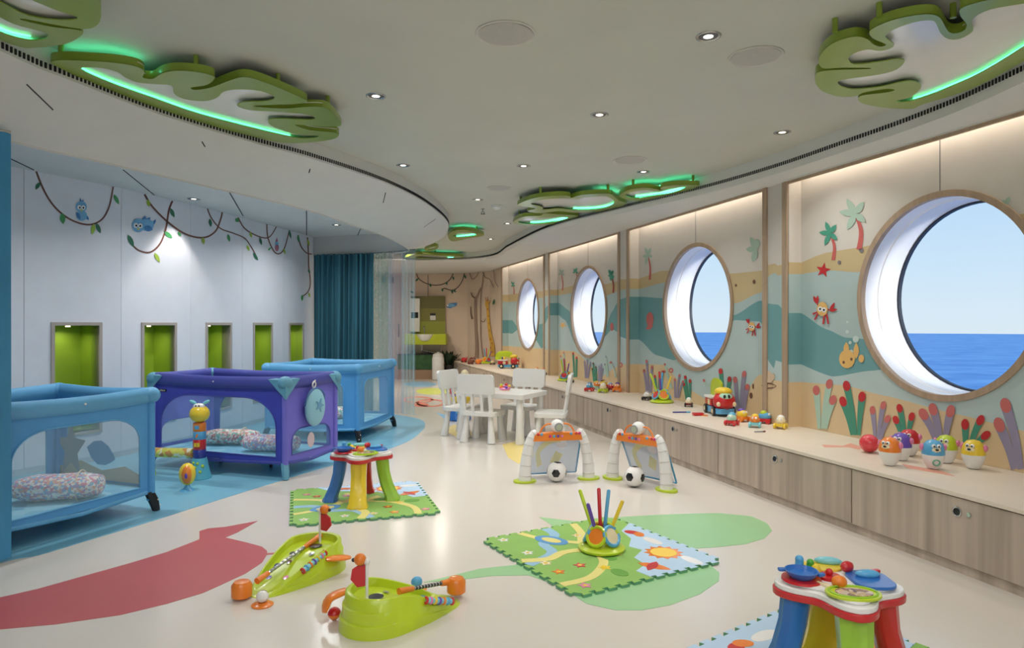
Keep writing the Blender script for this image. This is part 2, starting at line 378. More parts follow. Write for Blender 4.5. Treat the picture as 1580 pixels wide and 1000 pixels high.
for i, (a, b) in enumerate(zip(LN, LN[1:])):
    L_ = (b-a).length; d = (b-a)/L_; n = Vector((d.y, -d.x))     # n points into the room
    if n.x < 0: n = -n
    fn = lambda t, z, o, a=a, d=d, n=n: Vector((a.x+d.x*t+n.x*o, a.y+d.y*t+n.y*o, z))-WL0
    polys = [[(.002, .05), (L_-.002, .05), (L_-.002, BAYC+.01), (.002, BAYC+.01)]]
    if i in niches:
        t0, t1 = (seg_hit(a, b, q)*L_ for q in niches[i]); fw = .028
        t0 -= .01
        polys.append([(t0+.006, NB+.006), (t1-.006, NB+.006), (t1-.006, NT-.006), (t0+.006, NT-.006)])
    MB().prism(polys, fn, 0, -.02).build('panel', wall_w, wl, smooth=False)
    MB().prism([[(0, 0), (L_, 0), (L_, .05), (0, .05)]], fn, -.004, -.02).build('skirting', mat('skirting', (190, 200, 205), .5), wl, smooth=False)
    if i in niches:
        dp = -.24; m = MB()
        q = [(t0+fw, NB+fw), (t1-fw, NB+fw), (t1-fw, NT-fw), (t0+fw, NT-fw)]
        f0 = [fn(*p, .0) for p in q]; f1 = [fn(*p, dp) for p in q]
        m.add(f0+f1, [(4, 5, 6, 7)]+[(j, (j+1) % 4, (j+1) % 4+4, j+4) for j in range(4)])
        lin_o = m.build('niche_lining', lime_in, wl, smooth=False)
        MB().prism([[(t0, NB), (t1, NB), (t1, NT), (t0, NT)], q], fn, .012, -.1).build('niche_frame', frame_m, lin_o, smooth=False, bevel=.002)
        cpos = fn((t0+t1)/2, NT-fw-.012, -.12)
        MB().lathe([(.018, 0), (.018, .01), (.0, .01)], 16, (cpos.x, cpos.y, cpos.z)).build('niche_lamp', mat('warm_lens', (255, 240, 210), .4, emit=(255, 235, 190), estr=4), lin_o)
        wp = cpos+WL0
        area('niche_light', (wp.x, wp.y, wp.z-.005), (0, 0, 0), .05, .05, .45, (1, .95, .85), shape='DISK', spread=150)
# painted decals of the left wall
brown = mat('vine_brown', (112, 72, 62), .6); leafs = [mat('decal_leaf_dark', (48, 112, 84), .6), mat('decal_leaf', (70, 150, 90), .6), mat('decal_leaf_lime', (160, 190, 70), .6)]
K2 = (2.942, 0, 220)
vines = [[(163, 130), (200, 220), (250, 295), (320, 350), (400, 373), (460, 350), (495, 290), (513, 200)], [(655, 235), (690, 290), (760, 360), (840, 415), (920, 432), (975, 405), (1000, 350), (1008, 315)],
         [(782, 265), (765, 310), (752, 390), (725, 460), (680, 498), (630, 490), (600, 465)], [(940, 300), (960, 345), (1000, 390), (1060, 412), (1110, 435), (1140, 475), (1160, 510)],
         [(1080, 340), (1110, 390), (1170, 425), (1220, 430), (1255, 380)], [(1210, 365), (1215, 430), (1240, 490), (1265, 505), (1290, 480), (1312, 400)],
         [(1352, 420), (1365, 470), (1390, 500), (1416, 507)], [(1395, 430), (1399, 500), (1401, 560), (1408, 640), (1395, 680), (1368, 700)]]
sub = lambda p: p-WL0
for i, v in enumerate(vines):
    w_ = 2.9 if i < 3 else 1.9
    MB().flat([ribbon(crop(v, *K2), w_, w_*.8)], lambda x, y: sub(lwall(x, y))).build('vine_decal', brown, wl, smooth=False)
for i, (x_, y_, dx, dy, wd) in enumerate([(180, 180, -20, 34, 16), (280, 320, 6, 50, 24), (425, 368, -8, 50, 18), (435, 365, 20, 48, 18), (515, 235, 24, 46, 16), (668, 258, 8, 34, 16), (578, 418, 28, 56, 20), (745, 405, 36, 28, 18), (700, 500, 24, 44, 16), (772, 298, 18, 42, 16), (806, 405, 14, 20, 12),
        (918, 430, 6, 32, 14), (950, 345, 6, 38, 14), (1033, 415, 8, 36, 12), (1120, 465, 10, 28, 10), (1148, 500, 22, 36, 12), (1066, 345, 18, 14, 18), (1133, 405, 8, 28, 10), (1178, 430, 8, 36, 10), (1216, 490, 12, -14, 8), (1286, 480, 8, 28, 8), (1310, 395, 10, 42, 10), (1350, 420, 6, 34, 10), (1396, 440, 6, 30, 9), (1398, 575, 8, 20, 9), (1370, 690, 0, 30, 10), (1400, 680, 6, 24, 8)]):
    MB().flat([leaf2((x_/K2[0], y_/K2[0]+220), ((x_+dx)/K2[0], (y_+dy)/K2[0]+220), wd/K2[0]*1.1)], lambda x, y: sub(lwall(x, y, .0045))).build('leaf_decal', leafs[(i*7) % 3], wl, smooth=False)
bird_m = [mat('bird_blue', (120, 180, 220), .6), mat('bird_deep', (70, 130, 190), .6), mat('bird_white', (240, 240, 240), .6), mat('bird_black', (25, 25, 30), .6), mat('bird_beak', (220, 205, 90), .6), mat('bird_pink', (190, 120, 140), .6)]
def decal(name, shapes, k, mats, parent, fn):
    """shapes: (material index, polygon in crop pixels) stacked a hair apart"""
    b = MB()
    for i, (mi, poly) in enumerate(shapes):
        b.m = mi; b.flat([crop(poly, *k)], lambda x, y, i=i: fn(x, y, .003+.0007*i))
    return b.build(name, mats, parent, smooth=False)
lw_fn = lambda x, y, o: sub(lwall(x, y, o))
def bird_face(c, r): return [(2, oval((c[0]-r*.36, c[1]), r*.36, r*.4)), (2, oval((c[0]+r*.36, c[1]+r*.06), r*.36, r*.4)), (3, oval((c[0]-r*.3, c[1]+.05*r), r*.16, r*.18)), (3, oval((c[0]+r*.34, c[1]+r*.1), r*.16, r*.18)), (4, [(c[0]-r*.3, c[1]+r*.4), (c[0]+r*.25, c[1]+r*.45), (c[0], c[1]+r*.85)])]
decal('bird_decal', [(1, [(360, 270), (362, 250), (370, 265), (380, 258), (375, 275)]), (1, leaf2((385, 330), (402, 352), 14)), (0, oval((370, 332), 24, 24)), (0, oval((367, 292), 26, 26)), (1, leaf2((345, 315), (362, 350), 16))]+bird_face((367, 294), 25), K2, bird_m, wl, lw_fn)
decal('bird_decal', [(1, leaf2((690, 378), (706, 348), 12)), (1, [(640, 350), (658, 332), (664, 345), (680, 338), (680, 360)]), (0, oval((662, 374), 36, 27)), (1, leaf2((650, 385), (692, 395), 28)), (0, oval((625, 376), 28, 32))]+bird_face((624, 376), 28), K2, bird_m, wl, lw_fn)
decal('bird_decal', [(5, oval((1256, 478), 9, 16)), (0, oval((1255, 458), 8, 8)), (5, [(1250, 450), (1255, 430), (1261, 450)])], K2, bird_m, wl, lw_fn)
MB().ball(tuple(sub(lwall(9, 368, .01))), .012).build('wall_hook', black, wl)
# ---------------------------------------------------------------- far wall and right wall
FWn = [rw(13.35, 0).xy, Vector((-.45, 13.8)), Vector((-.95, 14.42)), Vector((-2.4, 14.5)), Vector((-4.8, 14.5))]
fw = tag(loft([up([Vector((p.x, p.y, 0)) for p in FWn], z) for z in (0, CEIL)], 'wall_back', far_w, smooth=False), kind='structure')
def fwall(px, py, off=.01):
    for a, b in zip(FWn, FWn[1:]):
        t = seg_hit(a, b, px)
        if 0 <= t <= 1:
            p = a+(b-a)*t; d = (b-a).normalized(); n = Vector((d.y, -d.x))
            if n.y > 0: n = -n
            p2 = p+n*off; return Vector((p2.x, p2.y, EYE+(CY-py)/F*p.y))
    return Vector((FWn[0].x, FWn[0].y, EYE))
K6 = (4.545, 620, 400)
for v in ([(100, 85), (115, 130), (160, 165), (220, 182), (290, 175), (340, 140), (362, 95)], [(440, 95), (425, 150), (390, 200), (350, 218), (300, 205), (285, 215)]):
    MB().flat([ribbon(crop(v, *K6), 1.3)], lambda x, y: fwall(x, y)).build('vine_decal', mat('vine_dark', (70, 60, 50), .6), fw, smooth=False)
for i, (x_, y_, dx, dy) in enumerate(((118, 135, -22, 20), (200, 172, 4, 24), (315, 160, 0, 22), (360, 120, 4, 28), (283, 205, 4, 24), (350, 215, 8, 28), (362, 215, 18, 18), (440, 110, 10, 28), (60, 225, 26, 12), (655, 280, -14, 42))):
    MB().flat([leaf2((x_/4.545+620, y_/4.545+400), ((x_+dx)/4.545+620, (y_+dy)/4.545+400), 3)], lambda x, y: fwall(x, y, .014)).build('leaf_decal', leafs[0], fw, smooth=False)
fw_fn = lambda x, y, o: fwall(x, y, .01+o*2)
tree_m = [mat('tree_taupe', (168, 142, 126), .6), mat('tree_dark', (128, 100, 84), .6)]
decal('tree_decal', [(0, ribbon([(528, 690), (530, 600), (522, 450), (520, 300), (535, 255), (560, 200)], 26, 12)), (0, ribbon([(575, 690), (562, 600), (556, 480), (556, 300), (565, 200), (575, 110)], 8, 5)), (1, ribbon([(520, 270), (500, 262), (490, 235)], 8, 4)), (1, ribbon([(500, 420), (490, 380), (488, 330)], 14, 5)), (1, ribbon([(575, 90), (590, 125), (625, 145), (650, 200)], 6, 4)), (1, ribbon([(650, 60), (660, 150), (685, 195)], 4, 3)), (1, ribbon([(480, 90), (500, 140), (530, 120), (545, 90)], 5, 4)), (1, ribbon([(560, 430), (580, 440), (596, 415)], 6, 3))], K6, tree_m, fw, fw_fn)
gir_m = [mat('giraffe_yellow', (228, 180, 76), .6), mat('giraffe_brown', (190, 120, 50), .6)]
decal('giraffe_decal', [(0, ribbon([(640, 680), (638, 600), (625, 540), (612, 440), (605, 330)], 36, 16)), (0, oval((602, 315), 14, 26)), (1, ribbon([(596, 295), (592, 265)], 4)), (1, ribbon([(606, 295), (608, 262)], 4)), (0, leaf2((610, 310), (630, 290), 10))]+[(1, oval(c_, 4, 7)) for c_ in ((607, 350), (613, 400), (618, 450), (622, 500), (630, 560), (642, 590), (632, 620), (645, 650))], K6, gir_m, fw, fw_fn)
decal('bird_decal', [(1, [(310, 335), (335, 310), (390, 305), (385, 325), (340, 345)]), (0, oval((345, 325), 26, 14)), (2, oval((322, 325), 6, 7))], K6, bird_m, fw, fw_fn)
MB().flat([[(660, 424), (661, 424), (661, 457), (660, 457)]], lambda x, y: fwall(x, y)).build('panel_seam', seam_m, fw, smooth=False)

tag(MB().prism([[(-5.3, -3.3), (4.7, -3.3), (4.7, -3.2), (-5.3, -3.2)]], lambda x, y, z: Vector((x, y, z)), 0, CEIL).build('wall_rear', wall_w, smooth=False), kind='structure')
tag(MB().prism([[(-5.3, -3.2), (-5.2, -3.2), (-5.2, 14.5), (-5.3, 14.5)]], lambda x, y, z: Vector((x, y, z)), 0, CEIL).build('wall_side', wall_w, smooth=False), kind='structure')
dr_ = tag(MB().prism([[(586, 426), (619, 426), (619, 583), (586, 583)]], lambda x, y, t: fwall(x, y, t), .012, .05).build('door_1', mat('door_grey', (196, 190, 186), .5), smooth=False), kind='structure')
for x_ in (589, 601): MB().prism([[(x_, 424+4), (x_+8, 428), (x_+8, 437), (x_, 437)]], lambda x, y, t: fwall(x, y, t), .05, .056).build('door_vent', mat('vent_dark', (84, 84, 88), .5), dr_, smooth=False)
MB().prism([[(615, 500), (617, 500), (617, 520), (615, 520)]], lambda x, y, t: fwall(x, y, t), .05, .075).build('door_handle', steel, dr_, smooth=False)
# ---- right wall: mural bands as real coloured strips, portholes cut out
WIN = [4.175+2.66*k for k in (-1, 0, 1, 2, 3)]; WR, WZ = .585, 1.325; HB = 1.185
def in_bay(s): return any(abs(s-w_) < HB for w_ in WIN)
def rwall(px, py, extra=.003):
    k = (px-CX)/F
    for off in (REC, 0.0):
        p = P0+RN*off; Y = (p.x+SA/CA*p.y)/(k+SA/CA); X = k*Y
        s = s_of((X, Y)); z = EYE+(CY-py)/F*Y
        if (off > 0) != in_bay(s): return s, z, off+extra
    return s, z, extra
def sz(px, py): s, z, _ = rwall(px, py); return s, z
def table(pts): return sorted(sz(*p) for p in pts)
sandT = table([(774, 455), (797, 453), (848, 447), (883, 441), (937, 438), (952, 434), (970, 430), (1020, 418), (1132, 422), (1172, 418), (1200, 410), (1216, 407), (1275, 390), (1329, 381), (1578, 330)])
sandB = table([(774, 466), (797, 465), (848, 456), (883, 452), (937, 456), (952, 450), (970, 446), (1024, 436), (1136, 468), (1172, 452), (1200, 425), (1216, 421), (1275, 417), (1323, 420), (1578, 380)])
tealT = table([(774, 494), (790, 494), (800, 506), (836, 500), (844, 473), (861, 467), (878, 479), (890, 520), (930, 516), (945, 480), (952, 468), (986, 458), (1022, 460), (1060, 475), (1134, 486), (1172, 464), (1200, 470), (1233, 482), (1275, 508), (1305, 521), (1345, 524), (1500, 512), (1578, 480)])
tealB = table([(774, 514), (790, 515), (800, 508), (826, 524), (836, 538), (848, 487), (861, 486), (872, 494), (888, 532), (905, 540), (932, 520), (945, 508), (952, 512), (986, 524), (1012, 548), (1040, 556), (1100, 520), (1134, 494), (1172, 496), (1196, 556), (1216, 570), (1284, 581), (1347, 572), (1480, 540), (1578, 560)])
sandL = table([(774, 534), (848, 540), (886, 542), (930, 580), (952, 566), (970, 562), (1024, 563), (1060, 600), (1130, 640), (1172, 578), (1215, 590), (1305, 595), (1362, 610), (1480, 640), (1580, 665)])
mural = [mat('mural_white', (210, 204, 196), .55), mat('mural_sand', (200, 180, 138), .55), mat('mural_aqua', (176, 196, 196), .55), mat('mural_teal', (112, 162, 166), .55), mat('mural_pale', (186, 206, 206), .55), mat('mural_shore', (222, 197, 156), .55)]
BT = .379; WCAP = EYE+1.22
def cols_at(s):
    b = [interp(t, s) for t in (sandT, sandB, tealT, tealB, sandL)]
    b[1] = min(b[1], b[0]-.01); b[2] = min(b[2], b[1]-.01); b[3] = min(b[3], b[2]-.004); b[4] = max(BT, min(b[4], b[3]-.01))
    e_ = [WCAP]+b+[BT]; return [(e_[i+1], e_[i], i) for i in range(6)]
wb = MB(); st = .02; s = 0.6; edges = sorted([w_-HB for w_ in WIN]+[w_+HB for w_ in WIN])
S = [-3.4, -2, -1, -.5, 0]+[.3+st*i for i in range(0, 660)]; S = sorted([q for q in S if all(abs(q-e_) > .004 for e_ in edges) and q < 13.34]+edges+[13.35])
for s0, s1 in zip(S, S[1:]):
    sm = (s0+s1)/2; off = 0 if in_bay(sm) else REC
    c0, c1 = cols_at(s0), cols_at(s1)
    hole = None
    for w_ in WIN:
        if abs(sm-w_) < WR+.01: hh = math.sqrt(max(0, (WR+.012)**2-(sm-w_)**2)); hole = (WZ-hh, WZ+hh)
    for (a0, b0, mi), (a1, b1, _) in zip(c0, c1):
        spans = [((a0, b0), (a1, b1))]
        if hole:
            lo, hi = hole; spans = []
            if max(b0, b1) <= lo or min(a0, a1) >= hi: spans = [((a0, b0), (a1, b1))]
            else:
                if min(a0, a1) < lo: spans.append(((a0, min(b0, lo)), (a1, min(b1, lo))))
                if max(b0, b1) > hi: spans.append(((max(a0, hi), b0), (max(a1, hi), b1)))
        wb.m = mi
        for (l0, h0), (l1, h1) in spans:
            if h0-l0 < 1e-4 and h1-l1 < 1e-4: continue
            wb.add([rw(s0, l0, off), rw(s1, l1, off), rw(s1, h1, off), rw(s0, h0, off)], [(0, 1, 2, 3)])
for e_ in edges:
    for l, h, mi in cols_at(e_): wb.m = mi; wb.add([rw(e_, l, 0), rw(e_, l, REC), rw(e_, h, REC), rw(e_, h, 0)], [(0, 1, 2, 3)])
# strip behind the bench and the top of the recess
wb.m = 0; wb.add([rw(-3.4, 0), rw(13.35, 0), rw(13.35, BT), rw(-3.4, BT)], [(0, 1, 2, 3)])
wb.add([rw(-3.4, WCAP, -.02), rw(13.35, WCAP, -.02), rw(13.35, WCAP, REC), rw(-3.4, WCAP, REC)], [(0, 1, 2, 3)])
wr = tag(wb.build('wall_right', mural, smooth=False, recalc=False), kind='structure')
val = MB()
for w_ in WIN: val.add([rw(w_-HB, HS, REC), rw(w_+HB, HS, REC), rw(w_+HB, WCAP, REC), rw(w_-HB, WCAP, REC), rw(w_-HB, HS, REC+.02), rw(w_+HB, HS, REC+.02), rw(w_+HB, WCAP, REC+.02), rw(w_-HB, WCAP, REC+.02)], [(0, 1, 2, 3), (4, 5, 6, 7), (0, 1, 5, 4)])
val.build('cornice_board', rim_m, sof, smooth=False)
for w_ in WIN:
    p = rw(w_, WCAP-.015, .06); area('cove_light', p, (0, 0, -math.pi/2+AL+math.pi), 2*HB-.1, .03, 4.4, (1, .88, .74))
def rpt(x, y, o): s, z, q = rwall(x, y, o); return rw(s, z, q)
# oak trims round the bays, window rings, reveals, panes
for k, w_ in enumerate(WIN):
    for sg in (-1, 1):
        e_ = w_+sg*HB; t = tag(MB().prism([[(e_, BT), (e_+sg*.055, BT), (e_+sg*.055, HS), (e_, HS)]], lambda s, z, o: rw(s, z, o), REC-.01, REC+.012).build('trim_%d' % (2*k+(sg+1)//2+1), oak, smooth=False, bevel=.002), kind='structure')
    tag(MB().prism([[(w_-HB, HS-.02), (w_+HB, HS-.02), (w_+HB, HS+.02), (w_-HB, HS+.02)]], lambda s, z, o: rw(s, z, o), REC-.012, REC+.006).build('trim_%d' % (11+k), oak, smooth=False), kind='structure')
    MB().prism([[(w_-.003, WZ+WR+.03), (w_+.003, WZ+WR+.03), (w_+.003, WCAP-.02), (w_-.003, WCAP-.02)]], lambda s, z, o: rw(s, z, o), 0, .0015).build('panel_seam', seam_m, wr, smooth=False)
    wn = tag(empty('window_%d' % (k+1), rw(w_, WZ, 0)), kind='structure'); O = rw(w_, WZ, 0)
    def ring(prof, name, m, n=72):
        b = MB(); kk = len(prof); vs_ = []
        for i in range(n):
            a = 2*math.pi*i/n
            for r, o in prof: vs_.append(rw(w_+r*math.cos(a), WZ+r*math.sin(a), o)-O)
        b.add(vs_, [(i*kk+q, ((i+1) % n)*kk+q, ((i+1) % n)*kk+q+1, i*kk+q+1) for i in range(n) for q in range(kk-1)])
        return b.build(name, m, wn)
    ring([(WR+.038, 0), (WR+.038, .014), (WR, .014), (WR, -.02)], 'trim_ring', oak)
    ring([(WR+.001, 0), (WR, -.12), (WR-.006, -.125), (WR-.006, -.3)], 'reveal', mat('reveal_white', (240, 240, 242), .4))
    ring([(WR-.004, -.285), (WR-.018, -.285), (WR-.018, -.31)], 'gasket', mat('gasket', (40, 46, 60), .5))
    ring([(WR-.006, -.3), (WR+.6, -.3)], 'hull_plate', mat('hull', (225, 225, 225), .5))
    b = MB(); vs_ = [rw(w_+(WR-.01)*math.cos(2*math.pi*i/48), WZ+(WR-.01)*math.sin(2*math.pi*i/48), -.3)-O for i in range(48)]; b.add(vs_, [tuple(range(48))])
    gm = MATS.get('glass')
    if not gm:
        gm = bpy.data.materials.new('glass'); gm.use_nodes = True; MATS['glass'] = gm
        N, L = gm.node_tree.nodes, gm.node_tree.links; N.remove(N['Principled BSDF'])
        tr = N.new('ShaderNodeBsdfTransparent'); tr.inputs[0].default_value = (.97, .985, 1, 1); gl = N.new('ShaderNodeBsdfGlossy'); gl.inputs['Roughness'].default_value = .02
        fr = N.new('ShaderNodeFresnel'); fr.inputs[0].default_value = 1.3; mx = N.new('ShaderNodeMixShader'); mu = N.new('ShaderNodeMath'); mu.operation = 'MULTIPLY'; mu.inputs[1].default_value = .12
        L.new(fr.outputs[0], mu.inputs[0]); L.new(mu.outputs[0], mx.inputs[0]); L.new(tr.outputs[0], mx.inputs[1]); L.new(gl.outputs[0], mx.inputs[2]); L.new(mx.outputs[0], N['Material Output'].inputs[0])
    b.build('pane', gm, wn, smooth=False)
# ---- murals on the right wall
coral = dict(g=mat('coral_green', (72, 148, 124), .6), r=mat('coral_red', (198, 44, 50), .6), p=mat('coral_purple', (152, 146, 172), .6), k=mat('coral_pink', (206, 112, 108), .6), m=mat('coral_mint', (176, 206, 190), .6),
    t=mat('trunk_rose', (196, 98, 92), .6), l=mat('palm_green', (74, 156, 132), .6), q=mat('palm_pale', (166, 190, 174), .6), o=mat('fish_orange', (232, 186, 112), .6), w=mat('eye_white', (240, 240, 240), .6), b=mat('eye_black', (30, 30, 34), .6), n=mat('shell_brown', (120, 84, 66), .6), u=mat('bubble', (205, 220, 216), .5), s=mat('shell_tan', (214, 190, 160), .6))
rw_fn = lambda x, y, o: rpt(x, y, o)
def coral_decal(k, base, tips, body, tip, w0, w1):
    mats = [coral[body], coral[tip]]; sh = []
    for i, t in enumerate(tips):
        b0 = (base[0]+(i-(len(tips)-1)/2)*w0*1.1, base[1]); mid = ((b0[0]*.45+t[0]*.55)+(b0[0]-t[0])*.16, b0[1]*.5+t[1]*.5)
        sh.append((0, ribbon([b0, mid, t], w0, w1))); dx, dy = t[0]-mid[0], t[1]-mid[1]
        sh.append((1, oval(t, w1*.5, w1*.72, 12, math.atan2(dy, dx)-math.pi/2)))
    decal('coral_decal', sh, k, mats, wr, rw_fn)
K5 = (3.334, 1200, 460)
for base, tips, bd, tp, w0, w1 in (((232, 672), [(200, 475), (268, 442), (287, 525)], 'm', 'k', 16, 36), ((402, 705), [(338, 532), (357, 452), (437, 508)], 'g', 'r', 16, 38), ((518, 728), [(490, 577), (546, 552), (568, 622)], 'p', 'k', 14, 30),
        ((655, 705), [(610, 627), (630, 567), (693, 610)], 'g', 'r', 18, 32), ((838, 722), [(752, 598), (802, 572), (893, 582)], 'p', 'k', 26, 46), ((995, 762), [(966, 650), (1046, 628), (1074, 706)], 'g', 'r', 24, 40), ((1236, 880), [(1142, 652), (1176, 552)], 'p', 'k', 32, 56)):
    coral_decal(K5, base, tips, bd, tp, w0, w1)
K7 = (7.142, 1050, 560)
for base, tips, bd, tp, w0, w1 in (((88, 412), [(40, 236), (57, 160), (110, 200)], 'g', 'r', 18, 30), ((480, 500), [(420, 215), (447, 92), (545, 180)], 'g', 'r', 30, 46), ((668, 520), [(606, 185), (706, 122), (742, 265)], 'p', 'k', 34, 50), ((300, 260), [(262, 195), (360, 200)], 'm', 'k', 20, 26)):
    coral_decal(K7, base, tips, bd, tp, w0, w1)
K8 = (7.142, 840, 540)
for base, tips, bd, tp, w0, w1 in (((1152, 470), [(1102, 232), (1130, 125), (1190, 192)], 'p', 'k', 20, 26), ((1265, 520), [(1220, 292), (1270, 252), (1310, 244)], 'g', 'r', 20, 24), ((1462, 528), [(1440, 330), (1492, 282), (1532, 352)], 'p', 'k', 18, 24), ((1400, 420), [(1330, 160), (1330, 240)], 'm', 'k', 14, 22),
        ((342, 300), [(318, 40), (357, 88)], 'g', 'r', 20, 20), ((470, 312), [(445, 130), (475, 118), (510, 140)], 'p', 'p', 14, 18), ((560, 345), [(530, 210), (541, 150), (571, 190)], 'g', 'n', 14, 18), ((612, 345), [(605, 180), (630, 160), (646, 210)], 'p', 'p', 14, 16), ((225, 260), [(182, 70), (216, 30)], 'm', 'k', 14, 16), ((700, 300), [(668, 160), (682, 75)], 'm', 'p', 12, 16), ((790, 300), [(765, 190), (735, 140)], 'm', 'k', 12, 16)):
    coral_decal(K8, base, tips, bd, tp, w0, w1)
def palm(k, crown, base, tips, lm, tm, wd, tw):
    mats = [coral[lm], coral[tm]]; sh = []
    if base: sh.append((1, ribbon([crown, ((crown[0]+base[0])/2+tw*.7, (crown[1]+base[1])/2), base], tw*.55, tw)))
    decal('palm_decal', sh+[(0, leaf2(crown, t, wd)) for t in tips], k, mats, wr, rw_fn)
K4 = (3.334, 1200, 180)
palm(K4, (272, 600), (287, 738), [(248, 541), (216, 596), (244, 662), (304, 556), (310, 634)], 'l', 't', 26, 20)
palm(K4, (402, 500), (420, 684), [(356, 422), (318, 490), (360, 582), (446, 438), (454, 542)], 'q', 't', 36, 28)
palm(K4, (1175, 452), None, [(1196, 412), (1160, 430)], 'q', 't', 26, 20)
KB = (2.5, 940, 280)
palm(KB, (150, 285), (157, 380), [(140, 254), (162, 256), (130, 290), (168, 290), (142, 322)], 'q', 't', 13, 8)
palm(KB, (570, 262), None, [(545, 214), (528, 262), (554, 312), (572, 222)], 'q', 't', 24, 8)
palm(KB, (8, 362), (16, 430), [(2, 340), (16, 345), (18, 378)], 'l', 't', 10, 6)
KC = (3.704, 740, 370)
palm(KC, (468, 190), (475, 290), [(458, 165), (482, 170), (450, 200), (488, 205)], 'q', 't', 13, 7)
palm(KC, (549, 182), (556, 225), [(538, 166), (558, 160), (534, 190), (566, 192)], 'l', 't', 12, 7)
palm(KC, (754, 202), (766, 304), [(738, 172), (766, 174), (736, 208), (772, 216), (752, 236)], 'l', 't', 16, 9)
palm(KC, (190, 256), (197, 312), [(182, 238), (200, 242), (184, 270), (204, 268)], 'l', 't', 9, 6)
decal('starfish_decal', [(0, star2((236, 790), 40, 16, 5, -1.4, 1))], K4, [coral['r']], wr, rw_fn)
K9 = (4.544, 1240, 380)
crab_m = [coral['o'], coral['r'], coral['w'], coral['b']]
def crab(k, c, q):
    f = lambda x, y: (c[0]+x*q, c[1]+y*q)
    sh = [(1, ribbon([f(-30, -10), f(-45, -50)], 9*q)), (1, leaf2(f(-42, -35), f(-66, -92), 24*q)), (1, leaf2(f(-40, -35), f(-36, -96), 20*q)), (1, ribbon([f(30, 0), f(58, 10)], 9*q)), (1, leaf2(f(50, 14), f(84, -45), 22*q)), (1, leaf2(f(48, 14), f(104, 2), 22*q)), (1, ribbon([f(-30, 20), f(-70, 35)], 11*q)), (1, ribbon([f(-30, 28), f(-55, 75)], 11*q)), (1, ribbon([f(15, 35), f(5, 105)], 12*q)), (1, ribbon([f(30, 35), f(42, 105)], 12*q)), (0, oval(f(0, 0), 38*q, 50*q)), (2, oval(f(-14, 0), 16*q, 18*q)), (2, oval(f(14, 6), 16*q, 18*q)), (3, oval(f(-13, 0), 7*q, 8*q)), (3, oval(f(14, 7), 7*q, 8*q))]
    decal('crab_decal', sh, k, crab_m, wr, rw_fn)
crab(K9, (138, 440), 1.0); crab(KB, (553, 560), .34)
decal('fish_decal', [(0, leaf2((300, 760), (302, 672), 40)), (0, leaf2((370, 790), (372, 676), 40)), (0, oval((408, 788), 20, 28)), (0, oval((308, 790), 56, 66)), (1, oval((285, 814), 9, 11)), (1, oval((340, 792), 9, 11))], K9, [coral['o'], coral['n']], wr, rw_fn)
for c_, r_ in (((368, 652), 22), ((336, 740), 14), ((328, 676), 11), ((308, 600), 12), ((308, 532), 8)): decal('bubble_decal', [(0, oval(c_, r_, r_*1.1))], K9, [coral['u']], wr, rw_fn)
decal('fish_decal', [(0, leaf2((142, 570), (170, 555), 16)), (0, oval((158, 532), 14, 28))], KB, [coral['k']], wr, rw_fn)
decal('shell_decal', [(0, leaf2((1000, 190), (965, 85), 70)), (0, leaf2((1015, 200), (1035, 110), 40)), (1, leaf2((895, 250), (1062, 255), 70)), (0, oval((975, 195), 50, 22))], K7, [coral['s'], coral['n']], wr, rw_fn)
decal('shell_decal', [(0, oval((780, 360), 18, 34)), (0, oval((803, 258), 10, 30))], K7, [coral['n']], wr, rw_fn)
for c_, r_ in (((840, 165), 26), ((1398, 226), 26), ((735, 140), 14)): decal('shell_decal', [(0, oval(c_, r_, r_*1.1)), (1, oval(c_, r_*.5, r_*.5))], K8, [coral['k'], coral['s']], wr, rw_fn)
for c_, r_ in (((490, 401), 4), ((560, 387), 6)): decal('pebble_decal', [(0, oval(c_, r_, r_*1.4))], KB, [coral['n']], wr, rw_fn)
for c_, r_ in (((318, 750), 9), ((432, 687), 12)): decal('pebble_decal', [(0, oval(c_, r_, r_*1.1))], K4, [mat('pebble_grey', (130, 124, 128), .6)], wr, rw_fn)
decal('starfish_decal', [(0, star2((476, 488), 22, 9))], KC, [coral['o']], wr, rw_fn)
decal('seahorse_decal', [(0, ribbon([(372, 612), (366, 632), (372, 650), (366, 660)], 9, 4))], KC, [mat('seahorse_teal', (60, 100, 110), .6)], wr, rw_fn)
decal('fish_decal', [(0, oval((757, 498), 10, 24))], KC, [coral['k']], wr, rw_fn)
decal('fish_decal', [(0, oval((370, 378), 7, 16))], KC, [coral['k']], wr, rw_fn)

# ---------------------------------------------------------------- window bench
FC = 3.005; BOFF = (3.73-FC)*CA
bench_w = mat('bench_laminate', (158, 142, 126), .45, .2, 3.0, stretch=(3.6, 3.6, .12), rgb2=(206, 190, 172))
bench_top = mat('bench_top', (224, 210, 192), .4, .04, 3)
S0, S1 = -2.3, 15.05
bench = empty('window_bench', rw(S0, 0, BOFF)); BO = rw(S0, 0, BOFF)
tag(bench, 'long low built-in bench with cream top and grey wood-grain doors under the portholes', 'bench')
bf = lambda s, z, o: rw(s, z, o)-BO
def bpoly(off):
    return [tuple((q-BO).xy) for q in [rw(S0, 0, .001), rw(13.3, 0, .001), Vector((-.46, 13.77, 0)), Vector((-.95, 14.38, 0)), Vector((-1.2, 14.4, 0)), rw(S1, 0, off), rw(S0, 0, off)]]
bx_ = lambda x, y, z: Vector((x, y, z))
MB().prism([bpoly(BOFF+.012)], bx_, BT-.022, BT).build('bench_top', bench_top, bench, smooth=False, bevel=.003)
MB().prism([bpoly(BOFF-.012)], bx_, 0, .048).build('plinth', bench_w, bench, smooth=False)
MB().prism([bpoly(BOFF-.02)], bx_, .048, BT-.024).build('carcass', bench_w, bench, smooth=False)
SE = [4.12+1.285*k for k in range(-5, 10)]
